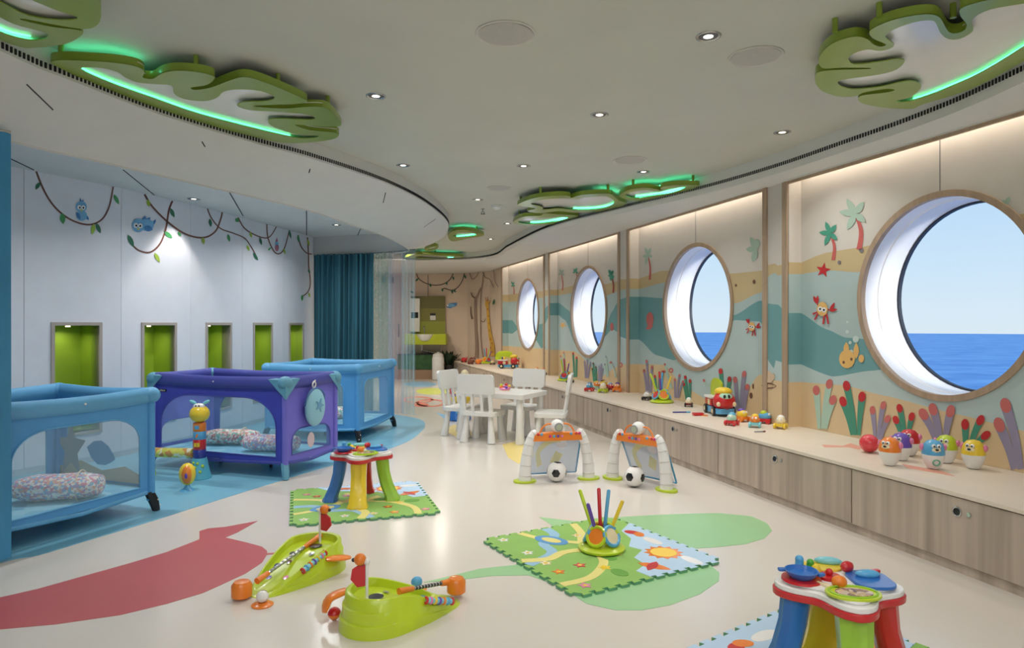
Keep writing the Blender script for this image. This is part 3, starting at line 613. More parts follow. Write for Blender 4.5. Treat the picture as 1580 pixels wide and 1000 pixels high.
for a, b in zip(SE, SE[1:]):
    a, b = max(a, S0), min(b, S1)
    if b-a < .2: continue
    c0 = bf(a, 0, BOFF)
    dr = MB().prism([[(.004, .05), (b-a-.004, .05), (b-a-.004, BT-.028), (.004, BT-.028)]], lambda s, z, o: Vector((RD.x*s+RN.x*o, RD.y*s+RN.y*o, z)), -.018, .002).build('door', bench_w, bench, smooth=False, loc=c0, bevel=.0015)
    Mw = Matrix(((RD.x, 0, RN.x), (RD.y, 0, RN.y), (0, 1, 0)))
    lp = Vector((RD.x*(b-a)/2, RD.y*(b-a)/2, .288))
    MB().lathe([(.024, 0), (.024, .006), (.02, .008), (.017, .006), (.017, .003)], 20, lp+Vector((RN.x, RN.y, 0))*.002, Mw).build('finger_hole', chrome, dr)
    MB().lathe([(.0165, .003), (.0, .0032)], 20, lp+Vector((RN.x, RN.y, 0))*.003, Mw).build('hole_shadow', black, dr)
    MB().lathe([(.011, 0), (.011, .006), (.0, .006)], 16, lp-Vector((RD.x, RD.y, 0))*.06+Vector((RN.x, RN.y, 0))*.002, Mw).build('lock', chrome, dr)
def bz(px, py): return at(px, py, BT+.001)
for px in ([(1268, 686), (1300, 688), (1312, 684), (1325, 688), (1338, 687), (1326, 694), (1310, 690), (1272, 690)], [(1392, 716), (1425, 722), (1455, 727), (1474, 735), (1440, 729), (1400, 722)]):
    b = MB().prism([[tuple(bz(*q).xy-BO.xy) for q in px]], lambda x, y, t: Vector((x, y, t)), BT-.001, BT+.0012).build('print_mark', mat('bench_print', (226, 160, 140), .5), bench, smooth=False)
# ---------------------------------------------------------------- sea
sea_m = bpy.data.materials.new('sea'); sea_m.use_nodes = True
N, L = sea_m.node_tree.nodes, sea_m.node_tree.links; b_ = N['Principled BSDF']; b_.inputs['Roughness'].default_value = .5; b_.inputs['Specular IOR Level'].default_value = .25
t_ = N.new('ShaderNodeTexCoord'); nz = N.new('ShaderNodeTexNoise'); nz.inputs['Scale'].default_value = .05; nz.inputs['Detail'].default_value = 8; rp = N.new('ShaderNodeValToRGB')
rp.color_ramp.elements[0].position = .35; rp.color_ramp.elements[0].color = (*lin((66, 136, 208)), 1); rp.color_ramp.elements[1].position = .7; rp.color_ramp.elements[1].color = (*lin((112, 172, 228)), 1)
L.new(t_.outputs['Object'], nz.inputs['Vector']); L.new(nz.outputs['Fac'], rp.inputs[0]); L.new(rp.outputs[0], b_.inputs['Base Color'])
sea = MB(); sea.add([(2100*math.cos(2*math.pi*i/128), 2100*math.sin(2*math.pi*i/128), -24) for i in range(128)], [tuple(range(128))])
tag(sea.build('sea', sea_m, smooth=False), 'calm blue sea out to the horizon beyond the portholes', 'sea', kind='stuff')

# ---------------------------------------------------------------- curtains
def curtain(name, path, z0, z1, m, folds, amp, label, flare=.0):
    p = resample([Vector((*q, 0)) for q in path], 220); b = MB(); rows = []
    L_ = sum((q-r).length for q, r in zip(p, p[1:])); k = 7
    for j in range(k):
        z = z0+(z1-z0)*j/(k-1); row = []; u = 1-j/(k-1)
        for i, q in enumerate(p):
            t = (p[min(i+1, 219)]-p[max(i-1, 0)]).normalized(); n = Vector((-t.y, t.x, 0)); a = i/219*folds*2*math.pi
            row.append(Vector((q.x, q.y, z))+n*amp*(.55+.45*u)*(math.sin(a)+.35*math.sin(a*2.3+1+u)+.15*math.sin(a*.37))+t*flare*u*math.sin(a*.5))
        rows.append(row)
    kk = 220; b.add([q for r in rows for q in r], [(j*kk+i, j*kk+i+1, (j+1)*kk+i+1, (j+1)*kk+i) for j in range(k-1) for i in range(kk-1)])
    root = empty(name, (p[110].x, p[110].y, 0)); o = b.build('cloth', m, root, ang=80); o.data.transform(Matrix.Translation((-p[110].x, -p[110].y, 0)))
    MB().tube([Vector((q.x-p[110].x, q.y-p[110].y, z1+.008)) for q in p[::6]], .008, 6).build('track', steel, root)
    tag(root, label, 'curtain'); return root
curtain('bay_curtain', [(-2.455, 3.3), (-2.62, 3.05), (-2.75, 2.75), (-2.85, 2.3)], .02, LOW, mat('curtain_blue', (64, 142, 188), .7, .06, 4), 6, .028, 'bright blue curtain at the left edge beside the light blue playpen')
curtain('bay_curtain', [(-2.68, 9.1), (-2.3, 9.0), (-1.82, 8.86)], .02, LOW, mat('curtain_teal', (58, 112, 128), .75, .3, 5, stretch=(5, 5, .15)), 11, .05, 'gathered dark teal curtain hanging at the end of the sleeping bay')
for i, (a, b2, col, keep, lab) in enumerate((((-1.84, 8.86), (-1.55, 8.72), (150, 196, 190), .42, 'pale green sheer curtain next to the dark teal curtain'), ((-1.6, 8.7), (-1.38, 8.56), (196, 190, 210), .28, 'lilac sheer curtain in the middle of the sheer curtains'), ((-1.4, 8.55), (-1.21, 8.42), (180, 216, 226), .3, 'pale blue sheer curtain nearest the white table'))):
    curtain('sheer_curtain', [a, b2], .02, LOW-.005, sheer('sheer_%d' % i, col, keep), 4, .02, lab)
# ================================================================== CEILING FIXTURES
lens = mat('lamp_lens', (255, 250, 240), .4, emit=(255, 244, 226), estr=3)
def make_downlight():
    r = empty('downlight')
    MB().lathe([(.042, 0), (.05, -.004), (.055, -.003), (.057, 0)], 28).build('bezel', steel, r)
    MB().lathe([(.042, -.001), (.026, .0), (.022, -.0005)], 24).build('baffle', mat('baffle', (90, 88, 84), .4), r)
    MB().lathe([(.022, -.0012), (.0, -.0012)], 24).build('lens', lens, r)
    return r
dl = make_downlight(); used = False
dspots = [(580, 148, 'round recessed downlight below the left green leaf'), (1093, 56, 'round recessed downlight nearest the viewer between the two big speakers'), (925, 177, 'round recessed downlight in the middle of the ceiling'), (1207, 204, 'round recessed downlight close to the right hand air slot'),
          (622, 255, 'round recessed downlight beside the tip of the curved canopy'), (808, 256, 'small recessed downlight left of the far round speaker'), (993, 265, 'recessed downlight just above the middle right green leaf'), (737, 308, 'small far downlight left of the sprinkler head'), (783, 345, 'tiny far downlight left of the lowest right green leaf'), (757, 369, 'tiny farthest downlight over the rear wall')]
for px, py, lab in dspots:
    p = at(px, py, CEIL); o = place(dl, used, p-Vector((0, 0, .001)), 0, lab, 'recessed ceiling downlights', 'downlight'); used = True
    area('downlight_lamp', (p.x, p.y, CEIL-.012), (0, 0, 0), .07, .07, DOWN_W, (1, .97, .93), shape='DISK', spread=120)
# further downlights of the same grid, above and behind the viewer
for p in ((-.6, 1.4), (1.2, 1.2), (-.6, -.8), (1.2, -.8)):
    area('downlight_lamp', (*p, CEIL-.012), (0, 0, 0), .07, .07, DOWN_W, (1, .97, .93), shape='DISK', spread=150)
for p in ((-1.2, 11.3), (-2.0, 11.9), (-2.6, 11.7)): area('downlight_lamp', (*p, CEIL-.012), (0, 0, 0), .07, .07, 18, (1, .9, .78), shape='DISK', spread=160)  # extra lamps without fixtures, added to brighten and warm the far wall
for px, py, lab in ((299, 307, 'recessed downlight in the bay ceiling washing the left wall'), (519, 347, 'recessed downlight in the bay ceiling near the teal curtain')):
    p = at(px, py, BAYC); o = place(dl, True, p-Vector((0, 0, .001)), 0, lab, 'recessed ceiling downlights', 'downlight')
p = at(299, 307, BAYC)
d = bpy.data.lights.new('wall_wash', 'SPOT'); d.energy = 26; d.spot_size = math.radians(84); d.spot_blend = .45; d.shadow_soft_size = .03; d.color = (1, .93, .86)
o = bpy.data.objects.new('wall_wash', d); COL.objects.link(o); o.location = (p.x-.02, p.y-.02, BAYC-.02); o.rotation_euler = (0, 0, 0)
for q in ((-2.5, 4.3), (-2.3, 6.0), (-2.1, 7.7)):
    area('bay_lamp', (*q, BAYC-.012), (0, 0, 0), .07, .07, 13, (.98, .99, 1), shape='DISK', spread=150)
sp_m = mat('speaker_grille', (184, 182, 176), .7, .12, 260)
used = False; sp = empty('ceiling_speaker')
MB().lathe([(.128, 0), (.14, -.006), (.146, -.004), (.148, 0)], 40).build('rim', mat('speaker_rim', (205, 202, 194), .5), sp)
MB().lathe([(.13, -.003), (.07, -.006), (.0, -.007)], 40).build('grille', sp_m, sp)
for px, py, k, lab in ((780, 52, .92, 'large round ceiling speaker at the top centre'), (1166, 87, .88, 'round ceiling speaker between near downlight and right green leaf'), (972, 247, .9, 'round ceiling speaker beyond the middle downlight'), (770, 290, .8, 'small far round ceiling speaker')):
    o = place(sp, used, at(px, py, CEIL)-Vector((0, 0, .001)), 0, lab, 'round ceiling speakers', 'speaker'); used = True; o.scale = (k, k, 1)
sk = empty('sprinkler_head', at(745, 322, CEIL)); tag(sk, 'small dark sprinkler head hanging from the ceiling', 'sprinkler')
MB().lathe([(.02, 0), (.02, -.006), (.008, -.01), (.008, -.04)], 12).build('stem', steel, sk)
MB().box((0, 0, -.06), (.05, .006, .006)).box((-.015, 0, -.05), (.006, .006, .03)).box((.015, 0, -.05), (.006, .006, .03)).build('deflector', black, sk)
sd = empty('smoke_detector', at(766, 317, CEIL)); tag(sd, 'small white dome smoke detector on the far ceiling', 'smoke detector')
MB().lathe([(.06, 0), (.06, -.015), (.045, -.03), (.03, -.045), (0, -.048)], 20).build('dome', white_pl, sd); MB().torus((0, 0, -.02), .052, .003, 20, 6).build('vent_ring', mat('vent_grey', (120, 120, 120), .5), sd)
# ---- green leaf lamps
leaf_m = mat('leaf_green', (134, 158, 52), .3, coat=.2); LZ = EYE+1.2
led_m = mat('led_green', (120, 255, 190), .5, emit=(104, 255, 190), estr=9)
gloss_w = mat('leaf_panel', (230, 230, 226), .14, coat=.3)
def leaf_lamp(outer, holes, led, pegs, label, k=None, panel=True, th=.04, glow=None):
    o2 = [at(*p, LZ) for p in (crop(outer, *k) if k else outer)]; c = sum(o2, Vector())/len(o2); c.z = CEIL
    loc = lambda ps: [((q-c).x, (q-c).y) for q in ps]
    h2 = [[at(*p, LZ) for p in (crop(h, *k) if k else h)] for h in holes]
    r = empty('leaf_lamp', c); tag(r, label, 'ceiling lamp', 'green leaf ceiling lamps')
    polys = [[tuple(q) for q in spline(loc(h), 3, True)] for h in [o2]+h2]
    fr_ = MB().prism(polys, lambda x, y, z: Vector((x, y, z)), LZ-CEIL, LZ-CEIL+.005); nn_ = len(polys[0])
    fr_.add([Vector((x, y, LZ-CEIL+q)) for q in (.001, th) for x, y in polys[0]], [(i, (i+1) % nn_, (i+1) % nn_+nn_, i+nn_) for i in range(nn_)])
    fr_.build('leaf_frame', leaf_m, r, ang=40)
    if panel:
        MB().prism([[(x*.999, y*.999) for x, y in polys[0]]], lambda x, y, z: Vector((x, y, z)), LZ-CEIL+.022, LZ-CEIL+.026).build('gloss_panel', gloss_w, r, smooth=False)
    l2 = spline([at(*p, LZ)-c for p in (crop(led, *k) if k else led)], 4)
    MB().tube([Vector((q.x, q.y, LZ-CEIL+.011)) for q in l2], .004, 6).build('led_strip', led_m, r)
    if glow:
        l3 = spline([at(*p, LZ)-c for p in (crop(glow, *k) if k else glow)], 4)
        MB().tube([Vector((q.x, q.y, LZ-CEIL+th+.012)) for q in l3], .0035, 6).build('led_strip', led_m, r)
    for p in pegs:
        q = at(*(crop([p], *k)[0] if k else p), LZ)-c
        MB().cyl((q.x, q.y, LZ-CEIL+th*.8), (q.x, q.y, 0), .012, n=10).build('peg', leaf_m, r)
    return r
KL = (2.926, 0, 0)
oB = [(228, 285), (270, 272), (400, 275), (530, 285), (620, 302), (652, 326), (645, 350), (690, 356), (730, 332), (790, 320), (880, 324), (955, 340), (968, 358), (930, 385), (862, 395), (880, 406), (950, 396), (1030, 366), (1100, 348), (1180, 366), (1290, 410), (1380, 452), (1370, 466), (1260, 472), (1140, 479), (1280, 490), (1400, 482), (1480, 492), (1535, 552), (1530, 570), (1440, 571), (1330, 562), (1400, 588), (1520, 600), (1515, 625), (1430, 640), (1280, 645), (1100, 606), (850, 540), (600, 452), (400, 372), (280, 312)]
hB = [(362, 312), (450, 306), (530, 326), (565, 350), (620, 372), (700, 380), (775, 387), (785, 422), (830, 447), (920, 457), (980, 442), (1010, 414), (1080, 404), (1180, 412), (1240, 440), (1200, 457), (1100, 461), (1070, 476), (1120, 496), (1240, 505), (1370, 515), (1420, 530), (1400, 541), (1240, 536), (1210, 550), (1240, 576), (1330, 604), (1430, 613), (1425, 623), (1330, 622), (1150, 582), (900, 517), (700, 448), (500, 377)]
leaf_lamp(oB, [hB], [(360, 334), (500, 394), (700, 464), (900, 532), (1150, 596), (1310, 634)], [(275, 285), (885, 335), (1255, 412), (1480, 505), (560, 420), (950, 535)], 'large green leaf shaped ceiling lamp glowing green above the left canopy', KL, glow=[(300, 300), (450, 300), (560, 315), (640, 350)])
oA = [(-500, -250), (150, -250), (430, -20), (455, 45), (452, 95), (420, 125), (360, 130), (240, 110), (110, 85), (100, 92), (240, 122), (365, 138), (362, 165), (290, 200), (160, 215), (90, 212), (-50, 160), (-300, 50)]
hA1 = [(-150, 80), (0, 146), (60, 168), (140, 184), (205, 176), (214, 154), (160, 136), (60, 108), (-30, 62), (-150, 5)]
hA2 = [(-200, -110), (-200, -180), (100, -20), (250, 45), (345, 76), (330, 90), (240, 90), (130, 72), (20, 20)]
leaf_lamp(oA, [hA1, hA2], [(-140, 96), (0, 160), (60, 182), (140, 198)], [(300, 20), (-100, 60)], 'green leaf shaped ceiling lamp cut off by the top left corner', KL)
KR = (4.389, 1220, 0)
oC = [(190, 410), (202, 370), (260, 310), (350, 266), (450, 248), (520, 266), (560, 300), (610, 316), (645, 300), (562, 264), (532, 226), (562, 190), (680, 140), (830, 106), (950, 98), (1010, 120), (1040, 170), (1072, 216), (1120, 226), (1180, 202), (1190, 160), (1150, 110), (1152, 60), (1250, 22), (1400, -10), (1700, -60), (2000, -100), (2100, 100), (1900, 240), (1580, 415), (1300, 566), (1100, 646), (900, 705), (820, 737), (650, 731), (500, 706), (456, 672), (490, 645), (640, 628), (705, 610), (640, 603), (490, 628), (440, 652), (330, 655), (220, 620), (172, 570), (165, 522), (192, 487), (300, 474), (520, 468), (524, 460), (350, 458), (230, 464), (194, 440)]
hC = [(392, 398), (430, 362), (520, 336), (600, 346), (672, 330), (700, 300), (640, 250), (700, 200), (840, 150), (950, 138), (985, 160), (1015, 225), (1070, 266), (1150, 262), (1235, 210), (1225, 140), (1310, 80), (1480, 40), (1800, 10), (1860, 120), (1560, 330), (1300, 488), (1100, 582), (930, 650), (790, 690), (712, 684), (800, 662), (880, 600), (862, 562), (780, 550), (600, 590), (420, 604), (335, 580), (325, 550), (420, 530), (600, 505), (720, 470), (772, 414), (720, 400), (600, 420), (432, 436)]
leaf_lamp(oC, [hC], [(830, 708), (930, 676), (1100, 610), (1300, 524), (1560, 372), (1800, 210)], [(1100, 175), (600, 170), (300, 270), (1400, 20)], 'large green leaf shaped ceiling lamp with glossy white panel at top right', KR)
KD = (3.95, 720, 240)
def shrink(p, k):
    cx_ = sum(q[0] for q in p)/len(p); cy_ = sum(q[1] for q in p)/len(p); return [(cx_+(q[0]-cx_)*k, cy_+(q[1]-cy_)*k) for q in p]
oD = [(310, 300), (370, 272), (450, 252), (560, 244), (625, 248), (640, 258), (700, 240), (860, 232), (900, 250), (930, 275), (975, 290), (900, 328), (790, 345), (650, 348), (560, 340), (450, 352), (370, 340), (420, 322), (330, 310)]
leaf_lamp(oD, [[(390, 296), (460, 270), (600, 262), (680, 268), (720, 256), (850, 250), (900, 286), (850, 318), (760, 332), (640, 332), (560, 322), (470, 330), (460, 312)]], [(650, 340), (770, 338), (870, 322), (915, 300)], [(450, 250), (862, 236), (330, 305)], 'green leaf shaped ceiling lamp in the middle of the right hand row', KD, glow=[(800, 250), (880, 262), (930, 285)])
leaf_lamp([(930, 245), (980, 212), (1080, 196), (1160, 206), (1190, 215), (1182, 196), (1260, 182), (1400, 180), (1410, 190), (1300, 228), (1150, 262), (1030, 277), (960, 264)], [[(970, 245), (1010, 222), (1100, 210), (1170, 222), (1230, 205), (1340, 192), (1260, 226), (1130, 250), (1030, 262)]], [(1030, 269), (1140, 256), (1270, 228), (1370, 190)], [(1015, 208), (1380, 184)], 'narrow green leaf shaped ceiling lamp glowing beside the right hand air slot', KD, glow=[(970, 240), (1080, 212), (1170, 220), (1280, 196), (1390, 188)])
leaf_lamp([(288, 415), (300, 392), (350, 372), (450, 366), (470, 352), (560, 358), (660, 365), (680, 375), (600, 400), (480, 425), (380, 428)], [[(315, 408), (350, 386), (450, 380), (560, 376), (620, 380), (560, 400), (470, 414), (380, 418)]], [(390, 423), (470, 420), (570, 402), (640, 378)], [(322, 388), (645, 368)], 'small green leaf shaped ceiling lamp below the middle right leaf', KD)
KG = (3.845, 400, 160)
leaf_lamp([(1120, 790), (1150, 755), (1230, 750), (1300, 765), (1335, 782), (1240, 800), (1150, 818)], [[(1150, 788), (1180, 768), (1250, 766), (1290, 780), (1220, 792)]], [(1170, 802), (1240, 795), (1300, 783)], [(1290, 770)], 'small far green leaf shaped ceiling lamp beside the canopy tip', KG, glow=[(1150, 770), (1230, 762), (1300, 775)])
leaf_lamp([(860, 918), (900, 902), (970, 890), (1060, 898), (1190, 903), (1205, 914), (1100, 926), (960, 926)], [[(930, 912), (980, 900), (1080, 905), (1160, 910), (1080, 918)]], [(960, 922), (1080, 921), (1180, 911)], [(1045, 900)], 'flat green leaf shaped ceiling lamp farthest back over the curtain', KG, glow=[(960, 900), (1060, 904), (1180, 908)])
leaf_lamp([(980, 868), (1010, 850), (1055, 845), (1060, 856), (1020, 876)], [[(1000, 866), (1018, 854), (1044, 851), (1030, 864)]], [(1000, 856), (1040, 850)], [(1040, 850)], 'tiny green leaf shaped ceiling lamp half hidden by the canopy tip', KG, panel=False)

# ================================================================== FURNITURE
# ---- child's chair and table, white moulded plastic
def rrect(w_, h_, r, n=5):
    o = []
    for cx_, cy_, a0 in ((w_/2-r, h_/2-r, 0), (-w_/2+r, h_/2-r, 90), (-w_/2+r, -h_/2+r, 180), (w_/2-r, -h_/2+r, 270)):
        for i in range(n+1): a = math.radians(a0+90*i/n); o.append((cx_+r*math.cos(a), cy_+r*math.sin(a)))
    return o
def make_chair():
    r = empty('child_chair')     # faces +Y, back at -Y
    MB().prism([rrect(.37, .31, .05)], lambda x, y, z: Vector((x, y, z)), .262, .302).build('seat', white_pl, r, bevel=.008)
    for sx_ in (-1, 1):
        for sy_ in (-1, 1):
            MB().tube([(sx_*.125, sy_*.105, .265), (sx_*.135, sy_*.118, .13), (sx_*.15, sy_*.135, 0)], [.024, .03, .042], 14).build('leg', white_pl, r)
    y0 = -.135; tilt = lambda z: y0-(z-.3)*.16
    MB().prism([rrect(.39, .195, .035)], lambda x, z, t: Vector((x, tilt(z+.575)+t, z+.575)), -.016, .016).build('backrest', white_pl, r, bevel=.006)
    for x_ in (-.145, -.05, .05, .145):
        MB().box((x_, (tilt(.3)+tilt(.49))/2, .395), (.04 if abs(x_) > .1 else .03, .022, .2), M=RX(.16)).build('spindle', white_pl, r, smooth=False, bevel=.005)
    return r
tdir = math.atan2(-.38, .68)
ch = make_chair()
tcx, tcy = -.105, 6.86
def tpos(u, v): return Vector((tcx+math.cos(tdir)*u-math.sin(tdir)*v, tcy+math.sin(tdir)*u+math.cos(tdir)*v, 0))
pA = tpos(-.06, -.24); place(ch, False, (pA.x-.01, pA.y+.02, 0), tdir+.12, 'white chair with its back to the viewer in front of the white table', 'white chairs around the small table', 'chair')
pB = tpos(-.47, .0); place(ch, True, pB, tdir-math.pi/2+.05, 'white chair at the left end of the white table, backrest catching the light', 'white chairs around the small table', 'chair')
pC = tpos(.55, .02); place(ch, True, pC, 1.42, 'white chair at the right end of the table seen edge-on', 'white chairs around the small table', 'chair')
pD = tpos(.03, .36); place(ch, True, pD, tdir+math.pi, 'white chair behind the table facing the viewer', 'white chairs around the small table', 'chair')
tb = empty('child_table', (tcx, tcy, 0), tdir); tag(tb, 'small white rectangular plastic table between the four white chairs', 'table')
MB().prism([rrect(.78, .56, .04)], lambda x, y, z: Vector((x, y, z)), .435, .48).build('table_top', white_pl, tb, bevel=.008)
for sx_ in (-1, 1):
    for sy_ in (-1, 1): MB().tube([(sx_*.325, sy_*.215, .44), (sx_*.33, sy_*.22, .2), (sx_*.34, sy_*.235, 0)], [.032, .036, .046], 14).build('leg', white_pl, tb)
# toy on the table
tt = empty('rattle_toy', tpos(.02, .03)+Vector((0, 0, .48))); tag(tt, 'small colourful ring rattle lying on the white table', 'toy')
MB().torus((0, 0, .03), .045, .016, 20, 8, RX(.25)).build('ring', C['pink'], tt)
for i, k in enumerate(('yellow', 'red', 'lime', 'orange', 'purple')): a = i*1.257; MB().ball((.045*math.cos(a), .045*math.sin(a), .045+.011*math.sin(a)), .017, 10, 8).build('bead', C[k], tt)
MB().lathe([(.055, 0), (.05, .02), (.02, .024)], 18).build('base', C['cream'], tt)

# ---- playpens
mesh_l = sheer('pen_mesh_light', (180, 216, 230), .3); mesh_d = sheer('pen_mesh_dark', (140, 186, 206), .3)
quilt = print_mat('quilt_print', [(222, 140, 158), (240, 224, 216), (140, 188, 218), (234, 176, 150), (244, 240, 234), (178, 160, 204)], 80)
quilt2 = print_mat('quilt_print_warm', [(226, 150, 130), (240, 226, 205), (220, 110, 110), (140, 190, 170), (245, 240, 230)], 60)
pad_m = print_mat('mattress_print', [(120, 186, 214), (134, 196, 220), (112, 176, 208), (150, 206, 226)], 9)
def arch(w_, z0, z1, r, n=10):
    pts = [(-w_/2, z0), (w_/2, z0)]
    for i in range(n+1): a = math.pi/2*i/n; pts.append((w_/2-r+r*math.cos(a), z1-r*.75+r*.75*math.sin(a)))
    for i in range(n+1): a = math.pi/2+math.pi/2*i/n; pts.append((-w_/2+r+r*math.cos(a), z1-r*.75+r*.75*math.sin(a)))
    return pts
def playpen(loc, rz, W, D, fab, fab2, rail, mesh, label, style, foot, cap=None, H=.765):
    """local: long side along X, front = -Y"""
    r = empty('playpen', loc, rz); tag(r, label, 'playpen')
    sides = [((0, -D/2), 0, W), ((W/2, 0), math.pi/2, D), ((0, D/2), math.pi, W), ((-W/2, 0), -math.pi/2, D)]
    for i, ((x_, y_), a, L_) in enumerate(sides):
        ca_, sa_ = math.cos(a), math.sin(a); fn = lambda u, z, t, x_=x_, y_=y_, ca_=ca_, sa_=sa_: Vector((x_+u*ca_-t*sa_, y_+u*sa_+t*ca_, z))
        ww = L_-.04; z0, z1 = .115, H-.05
        if style == 'square': hole = arch(ww-.26, .17, .60, .12)
        elif style == 'long' or L_ == W: hole = arch(ww-.12, .16, .60, .3 if L_ > .9 else .2)
        else: hole = arch(ww-.1, .17, .36, .12)
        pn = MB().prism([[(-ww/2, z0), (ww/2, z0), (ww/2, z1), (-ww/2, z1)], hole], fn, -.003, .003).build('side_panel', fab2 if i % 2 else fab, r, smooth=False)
        MB().flat([hole], lambda u, z, fn=fn: fn(u, z, 0)).build('mesh_window', mesh, pn, smooth=False)
        MB().tube([fn(u, z, -.004) for u, z in hole], .005, 6, True).build('window_piping', rail, pn)
        # padded top rail, slightly sagging
        pts = [fn(-L_/2+.02+(L_-.04)*k/10, H-.045-.012*math.sin(math.pi*k/10)*(1 if L_ > .8 else .4), 0) for k in range(11)]
        MB().tube(pts, .043, 12, sec=(1.1, .75)).build('rail_cushion', rail, r)
        MB().cyl(fn(0, H-.05, -.034), fn(0, H-.05, -.04), .006, n=10).build('rail_button', white_pl, r)
        MB().tube([fn(-L_/2+.03, .12, 0), fn(0, .098, 0), fn(L_/2-.03, .12, 0)], .013, 8).build('base_rail', rail, r)
    for sx_ in (-1, 1):
        for sy_ in (-1, 1):
            x_, y_ = sx_*W/2, sy_*D/2
            MB().tube([(x_, y_, .07), (x_, y_, H-.06)], .024, 10).build('post', fab2, r)
            MB().ball((x_, y_, H-.045), (.056, .056, .05), 14, 10).build('corner_pad', cap or rail, r)
            if cap: MB().add([(x_+sx_*.032-sx_*.16, y_+sy_*.036, H-.02), (x_+sx_*.036, y_+sy_*.036, H-.02), (x_+sx_*.034, y_+sy_*.034, H-.17), (x_+sx_*.036, y_+sy_*.032-sy_*.16, H-.02), (x_, y_, H+.002)], [(0, 2, 1), (1, 2, 3), (0, 1, 4), (1, 3, 4)]).build('corner_cap', cap, r, smooth=False)
            f = MB().tube([(x_*.985, y_*.985, .12), (x_+sx_*.012, y_+sy_*.012, .06), (x_+sx_*.022, y_+sy_*.022, 0)], [.028, .03, .022], 8).build('foot', foot, r)
            if foot is black: [MB().ball((x_+sx_*q[0], y_+sy_*q[1], q[2]), .006, 8, 6).build('rivet', white_pl, f) for q in ((.04, .03, .03), (.02, .036, .07))]
    MB().prism([rrect(W-.05, D-.05, .03)], lambda x, y, z: Vector((x, y, z)), .12, .15).build('mattress', pad_m, r, bevel=.008)
    for sx_ in (-1, 1): MB().tube([(sx_*W*.2, 0, .1), (sx_*W*.2, 0, .0)], .012, 8).build('support_leg', black, r)
    MB().tube([(-W*.3, 0, .1), (W*.3, 0, .1)], .014, 8).build('centre_support', black, r)
    return r
blu = mat('pen_blue', (84, 158, 216), .6, .04, 8); blu2 = mat('pen_blue_rail', (98, 168, 214), .55, .05, 8); blud = mat('pen_blue_post', (52, 96, 176), .6)
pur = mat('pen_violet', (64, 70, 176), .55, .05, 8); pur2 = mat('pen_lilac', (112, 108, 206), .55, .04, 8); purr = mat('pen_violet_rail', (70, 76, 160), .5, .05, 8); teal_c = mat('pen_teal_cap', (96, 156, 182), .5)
# near pen: corner A (right front), short side towards B, long side towards the viewer
a1 = Vector((-2.24, 4.18)); u1 = Vector((-.93, .37)).normalized(); v1 = Vector((-u1.y, u1.x))
v1 = v1 if v1.y < 0 else -v1
W1, D1 = .9, .84
c1 = a1+u1*D1/2+v1*W1/2
ang1 = math.atan2(-v1.y, -v1.x)          # +X local runs away from the viewer
pen1 = playpen((c1.x, c1.y, 0), ang1, W1, D1, blu, blu, blu2, mesh_l, 'light blue playpen with a large mesh window, nearest on the left', 'long', black)
a2 = at(440, 740); b2 = at(236, 720); u2 = (b2-a2).xy.normalized(); n2 = Vector((-u2.y, u2.x)); n2 = n2 if n2.y > 0 else -n2
W2, D2 = 1.3, .62; c2 = a2.xy+u2*W2/2+n2*D2/2
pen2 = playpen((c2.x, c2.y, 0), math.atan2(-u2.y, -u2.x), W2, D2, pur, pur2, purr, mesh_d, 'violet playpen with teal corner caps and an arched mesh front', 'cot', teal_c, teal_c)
a3 = at(552, 682); b3 = at(606, 658); u3 = (b3-a3).xy.normalized(); n3 = Vector((-u3.y, u3.x)); n3 = n3 if n3.x < 0 else -n3
W3 = 1.0; c3 = a3.xy+u3*W3/2+n3*.96/2
pen3 = playpen((c3.x, c3.y, 0), math.atan2(u3.y, u3.x), W3, .96, blu, blu, blu2, mesh_l, 'light blue square playpen farthest back before the sheer curtains', 'square', black)
# prints on the pens' mesh
starp = mat('print_starfish', (172, 160, 160), .7); whale = mat('print_whale', (86, 150, 200), .7); sandp = mat('print_sand', (206, 178, 150), .7)
def pen_print(pen, name, polys, x, y, ax, m):
    fn = (lambda u, z: Vector((x+u, y, z))) if ax == 'x' else (lambda u, z: Vector((x, y+u, z)))
    return MB().flat(polys, fn).build(name, m, pen, smooth=False)
st_ = [(q[0]*.72, q[1]) for q in star2((0, .34), .2, .09, 5, math.pi/2)]
pen_print(pen1, 'starfish_print', [[(q[0]+.29, q[1]) for q in st_]], W1/2-.006, 0, 'y', starp)
pen_print(pen1, 'whale_print', [leaf2((.14, .36), (-.12, .3), .16)], W1/2-.007, 0, 'y', whale)
pen_print(pen1, 'sand_print', [[(.4, .16), (.4, .22), (.2, .27), (.0, .22), (-.2, .26), (-.38, .2), (-.38, .16)]], W1/2-.005, 0, 'y', sandp)
pen_print(pen3, 'starfish_print', [[(q[0]-.2, q[1]) for q in st_]], 0, .96/2-.006, 'x', sandp)
pen_print(pen3, 'sand_print', [[(-.42, .16), (.42, .16), (.3, .27), (.05, .22), (-.2, .3), (-.42, .22)]], 0, .96/2-.005, 'x', sandp)
pen_print(pen2, 'balloon_print', [oval((-.01, .25), .045, .06)], W2/2+.005, 0, 'y', mat('print_balloon', (214, 196, 200), .7))
